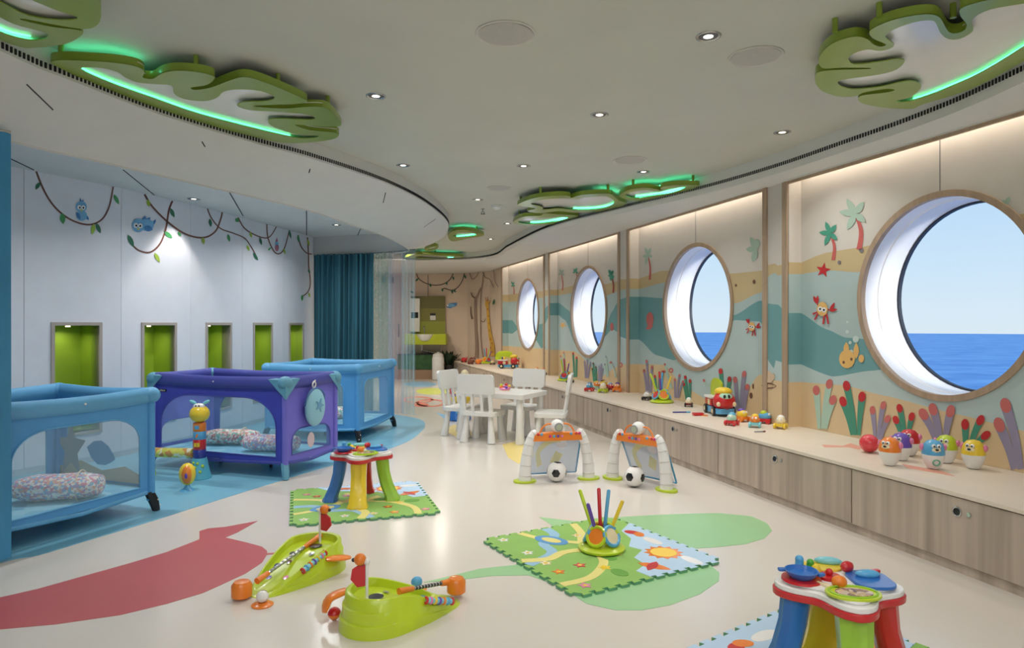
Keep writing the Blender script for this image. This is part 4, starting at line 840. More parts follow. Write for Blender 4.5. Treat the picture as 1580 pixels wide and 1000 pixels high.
def bolster(name, loc, rz, L_, r_, m, label, sq=.75):
    e_ = empty(name, loc, rz); tag(e_, label, 'cushion')
    prof = [(-L_/2, .02), (-L_/2+.02, r_*.7), (-L_/4, r_), (0, r_*.96), (L_/4, r_), (L_/2-.02, r_*.75), (L_/2, .02)]
    MB().tube([(x_, .012*math.sin(x_*9), r_*sq) for x_, _ in prof], [q for _, q in prof], 14, sec=(sq, 1.1)).build('cover', m, e_)
    MB().torus((0, 0, 0), r_*.9, .004, 20, 6, RY(math.pi/2) ).build('seam_piping', C['cream'], e_).location = (L_/4, 0, r_*sq)
    return e_
M1 = Matrix.Translation((c1.x, c1.y, 0)) @ Matrix.Rotation(ang1, 4, 'Z')
M2 = Matrix.Translation((c2.x, c2.y, 0)) @ Matrix.Rotation(math.atan2(-u2.y, -u2.x), 4, 'Z')
M3 = Matrix.Translation((c3.x, c3.y, 0)) @ Matrix.Rotation(math.atan2(u3.y, u3.x), 4, 'Z')
bolster('print_cushion', (-2.6, 3.87, .151), .2, .46, .1, quilt, 'floral print cushion lying in the nearest light blue playpen')
bolster('print_cushion', M2 @ Vector((-.2, .05, .151)), .25+math.atan2(-u2.y, -u2.x), .48, .085, quilt2, 'warm floral cushion at the left in the violet playpen')
bolster('print_cushion', M2 @ Vector((.33, -.08, .151)), .2+math.atan2(-u2.y, -u2.x), .46, .09, quilt, 'blue and pink floral cushion at the right in the violet playpen')
bolster('print_cushion', M3 @ Vector((.05, -.1, .151)), .5, .45, .085, quilt2, 'floral cushion lying in the far light blue playpen')
# pouch hanging on the violet pen's end
pc = M2 @ Vector((W2/2+.03, -.02, .41)); bag = empty('star_pouch', pc, math.atan2(-u2.y, -u2.x)); tag(bag, 'round light blue pouch with a star hanging on the violet playpen', 'pouch')
MB().ball((.02, 0, .1), (.045, .115, .15), 24, 14).build('pouch_body', mat('pouch_blue', (142, 196, 214), .5), bag)
MB().prism([star2((0, .115), .055, .022, 5, 1.2)], lambda u, z, t: Vector((.058+t, u, z)), 0, .01).build('star', mat('pouch_star', (104, 156, 190), .5), bag, smooth=False)
MB().tube(spline([(.015, -.118, .12), (.03, -.1, .2), (.03, 0, .248), (.03, .1, .2), (.015, .118, .12)], 5), .007, 8).build('zip', mat('pouch_zip', (70, 110, 170), .5), bag)
MB().tube(spline([(.01, 0, .24), (.012, .02, .275), (.012, 0, .3), (.012, -.02, .275), (.01, 0, .24)], 4), .006, 8).build('hanger', C['white'], bag)
# name plate on the violet pen
np_ = MB().box((-W2/2+.1, -D2/2-.006, .625), (.075, .006, .022)).build('name_plate', black, pen2, smooth=False)
def lettering(txt, size, loc, rot, m, parent, name='lettering'):
    cu = bpy.data.curves.new(name, 'FONT'); cu.body = txt; cu.size = size; cu.align_x = 'CENTER'; cu.align_y = 'CENTER'; cu.extrude = .0006
    t = bpy.data.objects.new(name, cu); COL.objects.link(t)
    dg = bpy.context.evaluated_depsgraph_get(); me = bpy.data.meshes.new_from_object(t.evaluated_get(dg)); bpy.data.objects.remove(t)
    o = bpy.data.objects.new(name, me); COL.objects.link(o); me.materials.clear(); me.materials.append(m); o.location = loc; o.rotation_euler = rot; o.parent = parent; return o
lettering('chicco', .022, (-W2/2+.1, -D2/2-.0098, .626), (math.pi/2, 0, 0), C['white'], np_)
# ================================================================== FAR CORNER
YB = 14.40
def fp(px, py): return atY(px, py, YB)
ws = empty('washbasin_unit', (fp(664, 500).x, YB, 0)); tag(ws, 'lime green washbasin counter with olive tiled niche on the far wall', 'washbasin'); WS0 = Vector((fp(664, 500).x, YB, 0))
def fbox(px0, py0, px1, py1, y0, y1, name, m, parent, bev=0):
    a, b = fp(px0, py0), fp(px1, py1)
    return MB().box(((a.x+b.x)/2-WS0.x, (y0+y1)/2-YB, (a.z+b.z)/2), (abs(b.x-a.x), y1-y0, abs(a.z-b.z))).build(name, m, parent, smooth=False, bevel=bev)
fbox(634, 457, 687, 476, YB-.03, YB, 'tile_row', mat('olive_dark', (110, 104, 48), .4), ws)
fbox(634, 476, 687, 496, YB-.03, YB, 'tile_row', mat('olive', (132, 128, 56), .4), ws)
fbox(634, 496, 687, 516, YB-.03, YB, 'tile_row', mat('olive_lime', (156, 160, 62), .4), ws)
fbox(630, 515, 691.5, 531, YB-.5, YB, 'counter', mat('counter_lime', (176, 186, 40), .35), ws, .01)
fbox(634, 461, 649, 512, YB-.16, YB-.03, 'towel_dispenser', white_pl, ws, .01)
fbox(636, 482, 647, 491, YB-.165, YB-.155, 'towel_slot', C['black'], ws)
fbox(664, 484, 672.5, 494, YB-.05, YB-.03, 'switch_plate', white_pl, ws)
fbox(664, 483.5, 672.5, 487, YB-.055, YB-.045, 'switch_cover', black, ws)
bc = fp(660, 516); MB().lathe([(.0, -.15), (.1, -.13), (.16, -.05), (.185, 0), (.17, 0), (.14, -.06), (.0, -.11)], 24, (bc.x-WS0.x, -.44, bc.z+.01)).build('basin', white_pl, ws)
tp = fp(657, 505); MB().tube(spline([(tp.x-WS0.x, -.22, tp.z-.12), (tp.x-WS0.x, -.22, tp.z), (tp.x-WS0.x, -.3, tp.z+.02), (tp.x-WS0.x, -.36, tp.z-.03)], 4), .012, 8).build('tap', chrome, ws)
fbox(630, 531, 680, 548, YB-.06, YB, 'back_board', mat('basin_board', (200, 190, 180), .5), ws)
MB().tube([(-.15, -.2, .78), (-.15, -.2, .6), (.1, -.2, .55), (.2, -.1, .55)], .022, 8).build('waste_pipe', steel, ws)
fbox(630, 545, 668, 552, YB-.25, YB-.05, 'pipe_shelf', black, ws)
gp = empty('mural_cabinet', (WS0.x, YB-.3, 0)); tag(gp, 'low cabinet with dark green jungle front below the washbasin', 'cabinet')
MB().box((-.22, .16, .36), (.88, .26, .3)).build('body', mat('jungle_green', (50, 92, 48), .5, .3, 9), gp, smooth=False)
MB().box((-.22, .16, .1), (.9, .28, .2)).build('plinth', mat('plinth_wood', (160, 130, 105), .5), gp, smooth=False)
MB().box((-.22, .16, .52), (.9, .28, .02)).build('cabinet_top', black, gp, smooth=False)
bn = empty('waste_bin', (-1.53, 13.95, 0)); tag(bn, 'tall white cylindrical bin beside the washbasin', 'bin')
MB().lathe([(.1, 0), (.125, .02), (.125, .44), (.115, .48), (.0, .48)], 24).build('body', white_pl, bn); MB().lathe([(.115, .48), (.105, .53), (.06, .555), (.03, .56), (.03, .58), (0, .58)], 24).build('lid', mat('bin_lid', (220, 216, 210), .4), bn)
p = at(690, 584); pl = empty('potted_plant', (-1.335, 14.2, 0)); tag(pl, 'dark leafy potted plant between the bin and the bench', 'plant')
MB().lathe([(.07, 0), (.1, .3), (.09, .3), (.085, .26), (0, .26)], 20).build('pot', mat('pot_dark', (50, 46, 42), .6), pl)
lf = mat('plant_leaf', (34, 58, 36), .5, .2, 10)
for i in range(22):
    a = i*2.4; t = .25+.5*((i*37) % 11)/11; L_ = .28+.16*((i*13) % 7)/7; d = Vector((math.cos(a)*t, math.sin(a)*t*.7, 1)).normalized(); s_ = d.cross(Vector((0, 0, 1))).normalized()
    b0 = Vector((.03*math.cos(a), .03*math.sin(a), .27)); q = [b0+d*L_*u-Vector((0, 0, .12*t*u*u)) for u in (0, .3, .6, .85, 1)]; ww = (.008, .045, .055, .03, .003)
    MB().add([x_ for p_, w_ in zip(q, ww) for x_ in (p_-s_*w_, p_+Vector((0, 0, -.012)), p_+s_*w_)], [f for k in range(4) for f in ((k*3, k*3+1, k*3+4, k*3+3), (k*3+1, k*3+2, k*3+5, k*3+4))]).build('leaf', lf, pl)

# ================================================================== FOAM MATS
mat_green = mat('mat_green', (140, 184, 92), .7, .05, 6); mat_sky = mat('mat_sky', (182, 208, 230), .7, .03, 5); mat_path = mat('mat_path', (226, 214, 130), .7); mat_edge = mat('mat_edge', (110, 170, 130), .8)
mat_lake = mat('mat_lake', (150, 190, 214), .7); mat_hill = mat('mat_hill', (104, 160, 64), .7)
def make_mat():
    Sz = .86; r = empty('foam_play_mat')
    def edge():
        pts = []; n = 12; t = Sz/(2*n+1); dpt = .02
        for side in range(4):
            a = side*math.pi/2; ca_, sa_ = math.cos(a), math.sin(a)
            for i in range(n):
                x0 = -Sz/2+t*(2*i+1)
                for x_, y_ in ((x0, 0), (x0-.006, -dpt), (x0+t+.006, -dpt), (x0+t, 0)):
                    u, v = x_, -Sz/2+.0+y_+dpt*.5; pts.append((u*ca_-v*sa_, u*sa_+v*ca_))
        return pts
    ed = edge(); f = lambda x, y, z: Vector((x, y, z))
    MB().prism([ed], f, .002, .013).build('foam_sheet', mat_edge, r, smooth=False)
    MB().prism([[(x_*.999, y_*.999) for x_, y_ in ed]], f, .0131, .0145).build('printed_face', mat_green, r, smooth=False)
    h = Sz/2-.012
    def pr(name, poly, m, z=.0152): return MB().prism([poly], f, .0142, z).build(name, m, r, smooth=False)
    k_ = len(ed)//4; h2_ = Sz/2
    rim_ = [q for q in ed[k_:2*k_] if q[1] > -h2_*.12]+[q for q in ed[2*k_:3*k_] if q[0] > -h2_*.62]
    pr('sky_print', [(q[0]*.9995, q[1]*.9995) for q in rim_]+[(-h*.42, h*.72), (-h*.1, h*.62), (h*.12, h*.4), (h*.3, h*.46), (h*.46, h*.2), (h*.7, h*.16), (h*.8, -h*.06)], mat_sky)
    pr('path_print', ribbon([(-h, h*.35), (-h*.6, h*.2), (-h*.3, h*.0), (0, -h*.05), (h*.4, -h*.2), (h*.7, -h*.6), (h*.72, -h)], .045), mat_path, .0156)
    pr('path_print', ribbon([(-h, -h*.5), (-h*.6, -h*.35), (-h*.35, -h*.1), (-h*.1, h*.2), (-h*.2, h*.5)], .04), mat_path, .0158)
    pr('path_print', ribbon([(-h*.1, -h), (0, -h*.7), (-h*.1, -h*.4), (0, -h*.05), (h*.3, h*.15)], .05), mat_path, .0160)
    pr('stream_print', ribbon([(-h, -h*.1), (-h*.7, -h*.15), (-h*.5, -h*.45), (-h*.15, -h*.55), (h*.05, -h)], .055), mat_lake, .0154)
    pr('lake_print', oval((-h*.55, -h*.3), .1, .06, 18, .4), mat('mat_pond', (90, 150, 200), .7), .0162); pr('lake_print', oval((-h*.55, -h*.3), .06, .032, 16, .4), mat_path, .0168)
    sn = pr('sun_print', star2((h*.5, h*.62), .1, .075, 12), C['orange'], .0160); MB().prism([oval((h*.5, h*.62), .066, .066, 20)], f, .0161, .0166).build('sun_face', mat('sun_yellow', (244, 206, 90), .7), sn, smooth=False)
    pl_ = pr('plane_print', leaf2((h*.62, h*.12), (h*.97, h*.3), .07), C['orange'], .0160); MB().prism([leaf2((h*.7, h*.33), (h*.86, h*.06), .05)], f, .0161, .0166).build('plane_wing', C['red'], pl_, smooth=False)
    bf_ = pr('butterfly_print', oval((-h*.3, h*.8), .045, .03, 12, .5), C['red'], .0160); MB().prism([oval((-h*.18, h*.82), .04, .028, 12, -.5)], f, .0161, .0166).build('butterfly_wing', C['orange'], bf_, smooth=False)
    for (x_, y_, k) in ((-.55, .1, 'cream'), (-.8, .62, 'pink'), (.1, -.8, 'cream'), (-.3, -.8, 'white'), (.35, -.5, 'red'), (.55, -.3, 'yellow'), (-.2, .35, 'pink'), (-.65, .45, 'red'), (.86, -.8, 'pink'), (.4, -.82, 'orange'), (-.86, -.82, 'white')):
        fl = pr('flower_print', star2((x_*h, y_*h), .034, .018, 5), C[k], .0162); MB().prism([oval((x_*h, y_*h), .01, .01, 10)], f, .0163, .0168).build('flower_eye', C['yellow'], fl, smooth=False)
    for c_ in ((h*.1, h*.8), (h*.86, h*.72)): pr('cloud_print', oval(c_, .07, .03, 14), C['white'], .0158)
    for c_ in ((h*.75, -h*.25), (h*.3, -h*.05)): pr('bush_print', oval(c_, .05, .035, 14), mat_hill, .0158)
    return r
mt = make_mat()
m1c = Vector((-.98, 4.38, 0)); place(mt, False, m1c, .31, 'green and sky printed foam puzzle mat under the smaller-looking activity table', 'printed foam puzzle mats', 'play mat')
m2c = Vector((.431, 3.43, 0)); place(mt, True, m2c, .52-math.pi/2, 'green printed foam puzzle mat with sun under the stick toy in the centre', 'printed foam puzzle mats', 'play mat')
m3c = Vector((1.088, 2.18, 0)); place(mt, True, m3c, .62, 'printed foam puzzle mat cut off by the bottom edge under the nearest activity table', 'printed foam puzzle mats', 'play mat')

# ================================================================== ACTIVITY TABLES
def clover(r0, a, n=64, rot=0): return [((r0+a*math.cos(4*(t-rot)))*math.cos(t), (r0+a*math.cos(4*(t-rot)))*math.sin(t)) for t in [2*math.pi*i/n for i in range(n)]]
def activity_table(loc, rz, legs, label, rot_top=0.0):
    """legs: colours at +X, +Y, -X, -Y"""
    r = empty('activity_table', loc, rz); tag(r, label, 'toy table', 'plastic activity tables')
    for i, c_ in enumerate(legs):
        a = i*math.pi/2; ca_, sa_ = math.cos(a), math.sin(a)
        rows = []
        for z, rr, wd, th in ((.0, .2, .064, .05), (.012, .2, .062, .048), (.03, .192, .054, .043), (.1, .163, .048, .04), (.18, .143, .046, .039), (.275, .132, .05, .042)):
            sec = [(-wd, -th*.6), (-wd*.6, -th), (wd*.6, -th), (wd, -th*.6), (wd, th*.5), (wd*.45, th*.95), (0, th*.75), (-wd*.45, th*.95), (-wd, th*.5)]
            rows.append([Vector(((rr+v)*ca_-u*sa_, (rr+v)*sa_+u*ca_, z)) for u, v in sec])
        k = 9; b = MB(); b.add([p_ for q in rows for p_ in q], [(j*k+i2, j*k+(i2+1) % k, (j+1)*k+(i2+1) % k, (j+1)*k+i2) for j in range(len(rows)-1) for i2 in range(k)]+[tuple(range(k))[::-1], tuple((len(rows)-1)*k+q for q in range(k))])
        b.build('leg', C[c_], r, ang=50)
    f = lambda x, y, z: Vector((x, y, z))
    MB().prism([clover(.168, .034)], f, .268, .29).build('rim', C['red'], r, bevel=.005)
    MB().prism([clover(.163, .033)], f, .29, .308).build('tray', C['white'], r, bevel=.007)
    MB().prism([clover(.142, .032)], f, .308, .318).build('tray_step', C['white'], r, bevel=.004)
    q = empty('top_toys', (0, 0, 0), rot_top, r)
    # lobe -X: red plate with blue pan; lobe -Y: lime screen; +X: blue lake; +Y: yellow book
    MB().lathe([(.062, 0), (.06, .007), (0, .008)], 28, (-.115, 0, .317)).build('red_plate', C['red'], q)
    MB().lathe([(.034, 0), (.046, .012), (.052, .024), (.048, .024), (.04, .012), (0, .008)], 28, (-.115, 0, .325)).build('pan', C['blue'], q)
    for hp, ha in (((-.172, .012, .345), 0), ((-.062, -.02, .342), .5)): MB().box(hp, (.026, .016, .01), ha).build('pan_handle', C['blue'], q, smooth=False, bevel=.003)
    MB().prism([oval((.0, -.112), .082, .058, 28)], f, .317, .325).build('lime_screen', C['lime'], q, bevel=.002)
    MB().prism([oval((.0, -.118), .055, .034, 24)], f, .325, .328).build('screen_picture', print_mat('dial_print', [(150, 120, 110), (210, 190, 170), (120, 100, 110), (200, 170, 120)], 70, .15), q, smooth=False)
    MB().ball((-.02, -.058, .335), (.024, .018, .02), 14, 10).build('orange_knob', C['orange'], q)
    MB().lathe([(.038, 0), (.036, .01), (0, .012)], 24, (-.02, .02, .317)).build('red_dial', C['red'], q); MB().ball((-.02, .02, .337), .012, 12, 8).build('dial_knob', C['red'], q)
    MB().prism([rrect(.125, .15, .045)], lambda x, y, z: Vector((x+.1, y+.0, z)), .317, .327).build('blue_lake', C['blue'], q, bevel=.004)
    MB().ball((.1, .02, .334), (.04, .02, .014), 14, 8).build('blue_slide', C['sky'], q)
    MB().box((.13, .04, .335), (.04, .016, .012), .4).build('red_bridge', C['red'], q, smooth=False, bevel=.003)
    MB().ball((.055, .066, .34), (.026, .018, .018), 12, 8, RZ(.6)).build('red_bird', C['red'], q)
    MB().prism([oval((-.01, .115), .07, .045, 24)], f, .317, .325).build('yellow_book', C['yellow'], q, bevel=.003)
    MB().ball((.02, .135, .334), (.045, .016, .014), 12, 8, RZ(-.2)).build('aqua_roller', C['aqua'], q)
    MB().cyl((-.1, .062, .318), (-.1, .062, .36), .016, .013, 14).ball((-.1, .062, .362), .014, 12, 8).build('blue_peg', C['sky'], q)
    MB().cyl((-.066, .058, .318), (-.066, .058, .35), .016, .012, 14).ball((-.066, .058, .354), .012, 12, 8).build('green_peg', C['green'], q)
    MB().ball((-.058, .03, .335), (.016, .016, .024), 12, 8).build('yellow_peg', C['yellow'], q)
    for kx, ky in ((-.048, -.062), (-.064, -.05), (-.032, -.075)): MB().box((kx, ky, .321), (.012, .05, .008), .5).build('key', C['cream'], q, smooth=False, bevel=.002)
    MB().tube([(x_, y_, .326) for x_, y_ in oval((0, -.112), .07, .047, 28)], .0035, 6, True).build('screen_rim', C['leaf'], q)
    return r
def flatten_group(r):
    for q in [c_ for c_ in r.children if c_.name.startswith('top_toys')]:
        mx = Matrix.Translation(q.location) @ q.rotation_euler.to_matrix().to_4x4()
        for c_ in list(q.children):
            c_.data.transform(Matrix.Translation(c_.location)); c_.location = (0, 0, 0); c_.data.transform(mx); c_.parent = r
        bpy.data.objects.remove(q)
ta = activity_table((-.98, 4.39, .0165), .1, ('leaf', 'red', 'blue', 'yellow'), 'four-legged plastic activity table with yellow front leg in front of the violet playpen', .35); flatten_group(ta)
tb2 = activity_table((1.05, 2.17, .0165), -.12, ('red', 'yellow', 'blue', 'leaf'), 'plastic activity table with blue pan on top nearest the viewer at bottom right', .05); flatten_group(tb2)

# ================================================================== STICK TOY (lime base, round frogs, five leaning sticks)
def make_sticks():
    r = empty('stick_ring_toy')
    MB().lathe([(.1, 0), (.116, .004), (.118, .014), (.1, .026), (.07, .036), (.045, .046), (.0, .05)], 36).build('base', C['lime'], r)
    for i in range(5):
        a = -math.pi/2-.55+i*2*math.pi/5; d = Vector((math.cos(a), math.sin(a), 0)); Mt = RZ(a+math.pi/2) @ RX(math.radians(62)); c_ = d*.066+Vector((0, 0, .082))
        cc = ('lime', 'sky', 'lime', 'yellow', 'sky')[i]
        g = MB().torus(c_, .047, .0095, 26, 8, Mt).build('ring', C[cc], r)
        MB().lathe([(.044, -.004), (.04, .004), (0, .006)], 20, c_, Mt).build('picture_disc', C[('orange', 'cream', 'brown', 'orange', 'red')[i]], g)
    for i, (cc, tx, ty, h) in enumerate((('lime', -.105, .05, .285), ('purple', -.075, -.05, .24), ('red', -.012, .02, .3), ('sky', .04, .03, .29), ('yellow', .1, -.03, .25))):
        b0 = Vector((tx*.3, ty*.3, .06)); b1 = Vector((tx, ty, h)); MB().tube([b0, b1, b1+(b1-b0).normalized()*.006], [.0095, .0095, .005], 12).build('stick', C[cc], r)
    MB().ball((0, 0, .075), (.03, .03, .03), 14, 8).build('core', C['orange'], r)
    return r
sk_ = make_sticks()
place(sk_, False, Vector((.455, 3.42, .017)), 0, 'lime stick and ring toy on the central foam mat', 'stick and ring toys', 'toy')
p = bz(1023, 622); place(sk_, True, p+Vector((.0, .06, 0)), .6, 'lime stick and ring toy on the bench left of the red bus', 'stick and ring toys', 'toy')
p = bz(871, 588); place(sk_, True, p+Vector((.02, .05, 0)), 1.4, 'stick and ring toy on the bench behind the edge-on white chair', 'stick and ring toys', 'toy')
p = bz(751, 561); place(sk_, True, p+Vector((.0, .05, 0)), 2.4, 'stick and ring toy at the far end of the bench by the giraffe', 'stick and ring toys', 'toy')

# ================================================================== GOALS AND BALLS
net_m = sheer('goal_net', (186, 206, 234), .66); 
def make_goal():
    r = empty('toy_goal'); Wg = .49
    for s_ in (-1, 1):
        pts = [(s_*(Wg/2), 0, .012), (s_*(Wg/2-.003), 0, .1), (s_*(Wg/2-.016), 0, .2), (s_*(Wg/2-.036), 0, .29), (s_*(Wg/2-.06), 0, .345), (s_*(Wg/2-.085), 0, .36)]
        pp = spline(pts, 4); p_ = MB().tube(pp, [.047-.022*i/(len(pp)-1) for i in range(len(pp))], 16).build('post', C['white'], r)
        for k in range(2, 18, 3):
            q = pp[k]; t = (pp[k+1]-pp[k-1]).normalized(); MB().torus(q, .0475-.022*k/(len(pp)-1), .0025, 20, 6, t.to_track_quat('Z', 'Y').to_matrix()).build('rib', mat('goal_rib', (206, 202, 194), .4), p_)
        MB().prism([[(x_*.085+s_*(Wg/2+.0), y_*.06+.0) for x_, y_ in oval((0, 0), 1, 1, 24)]], lambda x, y, z: Vector((x, y, z)), 0, .016).build('foot', C['lime'], r, bevel=.005)
    MB().prism([[(-.2, .298), (.2, .298), (.21, .335), (.17, .354), (.0, .366), (-.17, .354), (-.21, .335)]], lambda x, z, t: Vector((x, t, z)), -.028, .028).build('crossbar', C['orange'], r, bevel=.006)
    for x_, k in ((-.06, 'magenta'), (-.03, 'sky'), (.0, 'purple'), (.03, 'pink'), (-.15, 'red'), (.14, 'red'), (.1, 'sky'), (.165, 'magenta'), (-.125, 'sky')): MB().ball((x_, -.029, .333 if abs(x_) < .08 else .35), (.011, .008, .011), 10, 8).build('button', C[k], r)
    em = MB().ball((0, 0, .405), .05, 22, 14).build('ball_emblem', C['white'], r)
    MB().lathe([(.033, 0), (.03, .006), (0, .007)], 20, (0, -.047, .402), RX(math.pi/2)).build('scoreboard', C['grey'], em); MB().lathe([(.023, 0), (0, .001)], 20, (0, -.054, .402), RX(math.pi/2)).build('score_display', mat('lcd', (178, 184, 160), .3), em)
    for s_ in (-1, 1): MB().tube(spline([(s_*.03, 0, .42), (s_*.08, 0, .418), (s_*.115, 0, .39), (s_*.135, 0, .35)], 4), .006, 8).build('arch_handle', C['orange'], r)
    net = MB(); nx, nz_ = 12, 8; vs_ = []
    for j in range(nz_+1):
        for i in range(nx+1): u = -1+2*i/nx; v = j/nz_; vs_.append((u*(.195+.0*v), .04+.12*(1-v)+.02*math.cos(u*1.5), .02+.3*v))
    net.add(vs_, [(j*(nx+1)+i, j*(nx+1)+i+1, (j+1)*(nx+1)+i+1, (j+1)*(nx+1)+i) for j in range(nz_) for i in range(nx)])
    n_ = net.build('net', net_m, r)
    fnp = lambda u, v: Vector((u*.195, .04+.12*(1-v)+.02*math.cos(u*1.5)-.004, .02+.3*v))
    MB().flat([ribbon([(-.5, .2), (-.6, .6), (-.2, .85), (.3, .9)], .2, .12)], lambda x, y: fnp(x, y)).build('net_print', sheer('net_yellow', (226, 222, 150), .6), n_, smooth=False)
    MB().flat([[(-.1, .3), (.2, .2), (.4, .5), (.1, .6)]], lambda x, y: fnp(x, y)).build('net_print', sheer('net_yellow', (226, 222, 150), .6), n_, smooth=False)
    MB().flat([oval((.3, .78), .22, .12)], lambda x, y: fnp(x, y)).build('net_print', sheer('net_pale', (225, 225, 232), .7), n_, smooth=False)
    for s_ in (-1, 1): MB().tube([(s_*.197, .03, .33), (s_*.2, .1, .2), (s_*.2, .18, .02)], .007, 8).build('net_rod', mat('net_edge', (70, 150, 190), .5), r)
    MB().tube([(-.2, .18, .018), (.2, .18, .018)], .006, 8).build('net_bar', mat('net_edge', (70, 150, 190), .5), r)
    return r
gl_ = make_goal()
g1a, g1b = at(809, 744), at(909, 739); c_ = (g1a+g1b)/2; place(gl_, False, c_, math.atan2((g1b-g1a).y, (g1b-g1a).x), 'toy football goal with orange crossbar on the left of the pair', 'toy football goals', 'toy goal')
g2a, g2b = at(947, 739), at(1026, 757); c_ = (g2a+g2b)/2; place(gl_, True, c_, math.atan2((g2b-g2a).y, (g2b-g2a).x), 'toy football goal turned to the left, on the right of the pair', 'toy football goals', 'toy goal')
def make_ball():
    phi = (1+5**.5)/2; V = [Vector(v) for v in ((1, 0, -.1), (-1, 0, .1), (0, 1, 0), (0, -1, 0), (.1, 0, 1), (-.1, 0, -1))]
    R_ = .073; r = empty('football'); MB().ball((0, 0, R_), R_, 32, 20).build('ball_skin', C['white'], r)
    for v in V:
        v = v.normalized(); q = v.to_track_quat('Z', 'Y').to_matrix(); b = MB(); vs_ = []; nn = 6
        for j in range(nn):
            th = .44*j/(nn-1)
            for i in range(24):
                aa = 2*math.pi*i/24; tt_ = th*math.cos(math.pi/6)/math.cos((aa % (math.pi/3))-math.pi/6); vs_.append(q @ Vector((math.sin(tt_)*math.cos(aa), math.sin(tt_)*math.sin(aa), math.cos(tt_)))*(R_*(1.008)))
        # pentagon as curved facets: fan of 5 sectors
        b.add([p_+Vector((0, 0, R_)) for p_ in vs_], [(j*24+i, j*24+(i+1) % 24, (j+1)*24+(i+1) % 24, (j+1)*24+i) for j in range(nn-1) for i in range(24)]); b.build('black_panel', C['black'], r, smooth=False)
    return r
bl = make_ball()
p = at(859, 743); place(bl, False, p, .3, 'white football with black panels in front of the left goal', 'footballs', 'ball'); bl.rotation_euler = (0, 0, -.15)
p = at(979, 751); place(bl, True, p, .85, 'white football with black panels in front of the right goal', 'footballs', 'ball')

# ================================================================== GOLF TOYS
def golf(loc, rz, label, fd, chs, ros, rx0):
    """local +X high end with flag, -X low ramp"""
    r = empty('golf_toy', loc, rz); tag(r, label, 'golf toy', 'lime golf toys')
    n = 56; L_, Wd = .26, .135
    def outl(k):
        o = []
        for i in range(n):
            a = 2*math.pi*i/n; ca_, sa_ = math.cos(a), math.sin(a); x_ = L_*k*math.copysign(abs(ca_)**.8, ca_); w_ = Wd*(1+.12*math.cos(a)-.1*math.cos(3*a)); o.append((x_, w_*k*math.copysign(abs(sa_)**.85, sa_)))
        return o
    sm = lambda t: max(0, min(1, t))**2*(3-2*max(0, min(1, t)))
    H_ = lambda x_: .008+.1*sm((x_+.22)/.34)
    rimh = lambda x_: .034*sm((x_+.24)/.14)
    rows = []
    for k, zf in ((1.0, lambda x_: 0), (.99, lambda x_: (H_(x_)+rimh(x_))*.34), (.955, lambda x_: (H_(x_)+rimh(x_))*.36), (.945, lambda x_: (H_(x_)+rimh(x_))*.66), (.915, lambda x_: (H_(x_)+rimh(x_))*.68), (.9, lambda x_: H_(x_)+rimh(x_)-.004), (.87, lambda x_: H_(x_)+rimh(x_)), (.82, lambda x_: H_(x_)+rimh(x_)-.003), (.79, lambda x_: H_(x_)), (.4, lambda x_: H_(x_)-.004), (.02, lambda x_: H_(x_)-.005)):
        rows.append([Vector((x_, y_, zf(x_))) for x_, y_ in outl(k)])
    b = MB(); b.add([q for w_ in rows for q in w_], [(j*n+i, j*n+(i+1) % n, (j+1)*n+(i+1) % n, (j+1)*n+i) for j in range(len(rows)-1) for i in range(n)]+[tuple((len(rows)-1)*n+i for i in range(n))])
    b.build('body', C['lime'], r, ang=60)
    MB().lathe([(.03, 0), (.0, .001)], 20, (.12, .0, H_(.12)+.001)).build('hole', C['black'], r)
    MB().cyl((.17, .02, H_(.17)-.003), (.17, .02, H_(.17)+.15), .006, n=10).ball((.17, .02, H_(.17)+.152), .012, 12, 8).build('flag_pole', C['white'], r)
    z = H_(.17)+.105; fx, fy = fd
    fl = MB().prism([[(0, -.045), (.03, -.05), (.056, -.02), (.05, .018), (.03, .032), (0, .036)]], lambda u, v, t: Vector((.17+fx*(u+.006)-fy*t, .02+fy*(u+.006)+fx*t, z+v)), -.004, .004).build('flag', C['red'], r, smooth=False, bevel=.002)
    MB().ball((.17+fx*.026, .02+fy*.026, z+.055), .023, 14, 10).build('bird_head', C['orange'], r); MB().ball((.17+fx*.051, .02+fy*.051, z+.053), .008, 8, 6).build('bird_beak', C['black'], r)
    MB().box((.17+fx*.022, .02+fy*.022, z+.036), (.02, .02, .006), math.atan2(fy, fx)).build('bird_scarf', C['dred'], r, smooth=False)
    # orange chute on the flank, bead roller, stickers
    MB().tube(spline([(.05, chs*.12, .088), (.1, chs*.15, .08), (.15, chs*.185, .074)] if ros < 0 else [(.19, -.105, .118), (.25, -.13, .095), (.275, -.12, .05)], 4), [.026, .03, .033, .034, .034, .033, .03, .025, .016], 12, sec=(.35, 1)).build('chute', C['orange'], r)
    MB().cyl((rx0-.0, ros*.112, .066+(rx0+.1)*.3), (rx0+.13, ros*.12, .108+(rx0+.1)*.3), .011, n=12).build('roller_tube', C['aqua'], r)
    for i, k in enumerate(('red', 'sky', 'orange', 'purple', 'yellow', 'pink', 'red')):
        t = i/6; MB().torus((rx0+.13*t, ros*(.112+.008*t), .066+(rx0+.1)*.3+.042*t), .0105, .0055, 14, 6, RY(math.pi/2-.3)).build('roller_bead', C[k], r)
    for i, (x_, y_, k) in enumerate(((-.02, .03, 'dred'), (-.1, -.03, 'pink'), (-.12, .05, 'purple'), (.05, -.04, 'grey'), (-.17, .0, 'pink'), (.03, .06, 'black'), (-.05, .075, 'navy'), (-.14, -.06, 'sky'))):
        tl = -math.atan((H_(x_+.02)-H_(x_-.02))/.04); MB().lathe([(.013, .0), (0, .0008)], 12, (x_, y_, H_(x_)+.001), RY(tl)).build('sticker', C[k], r)
    return r, H_
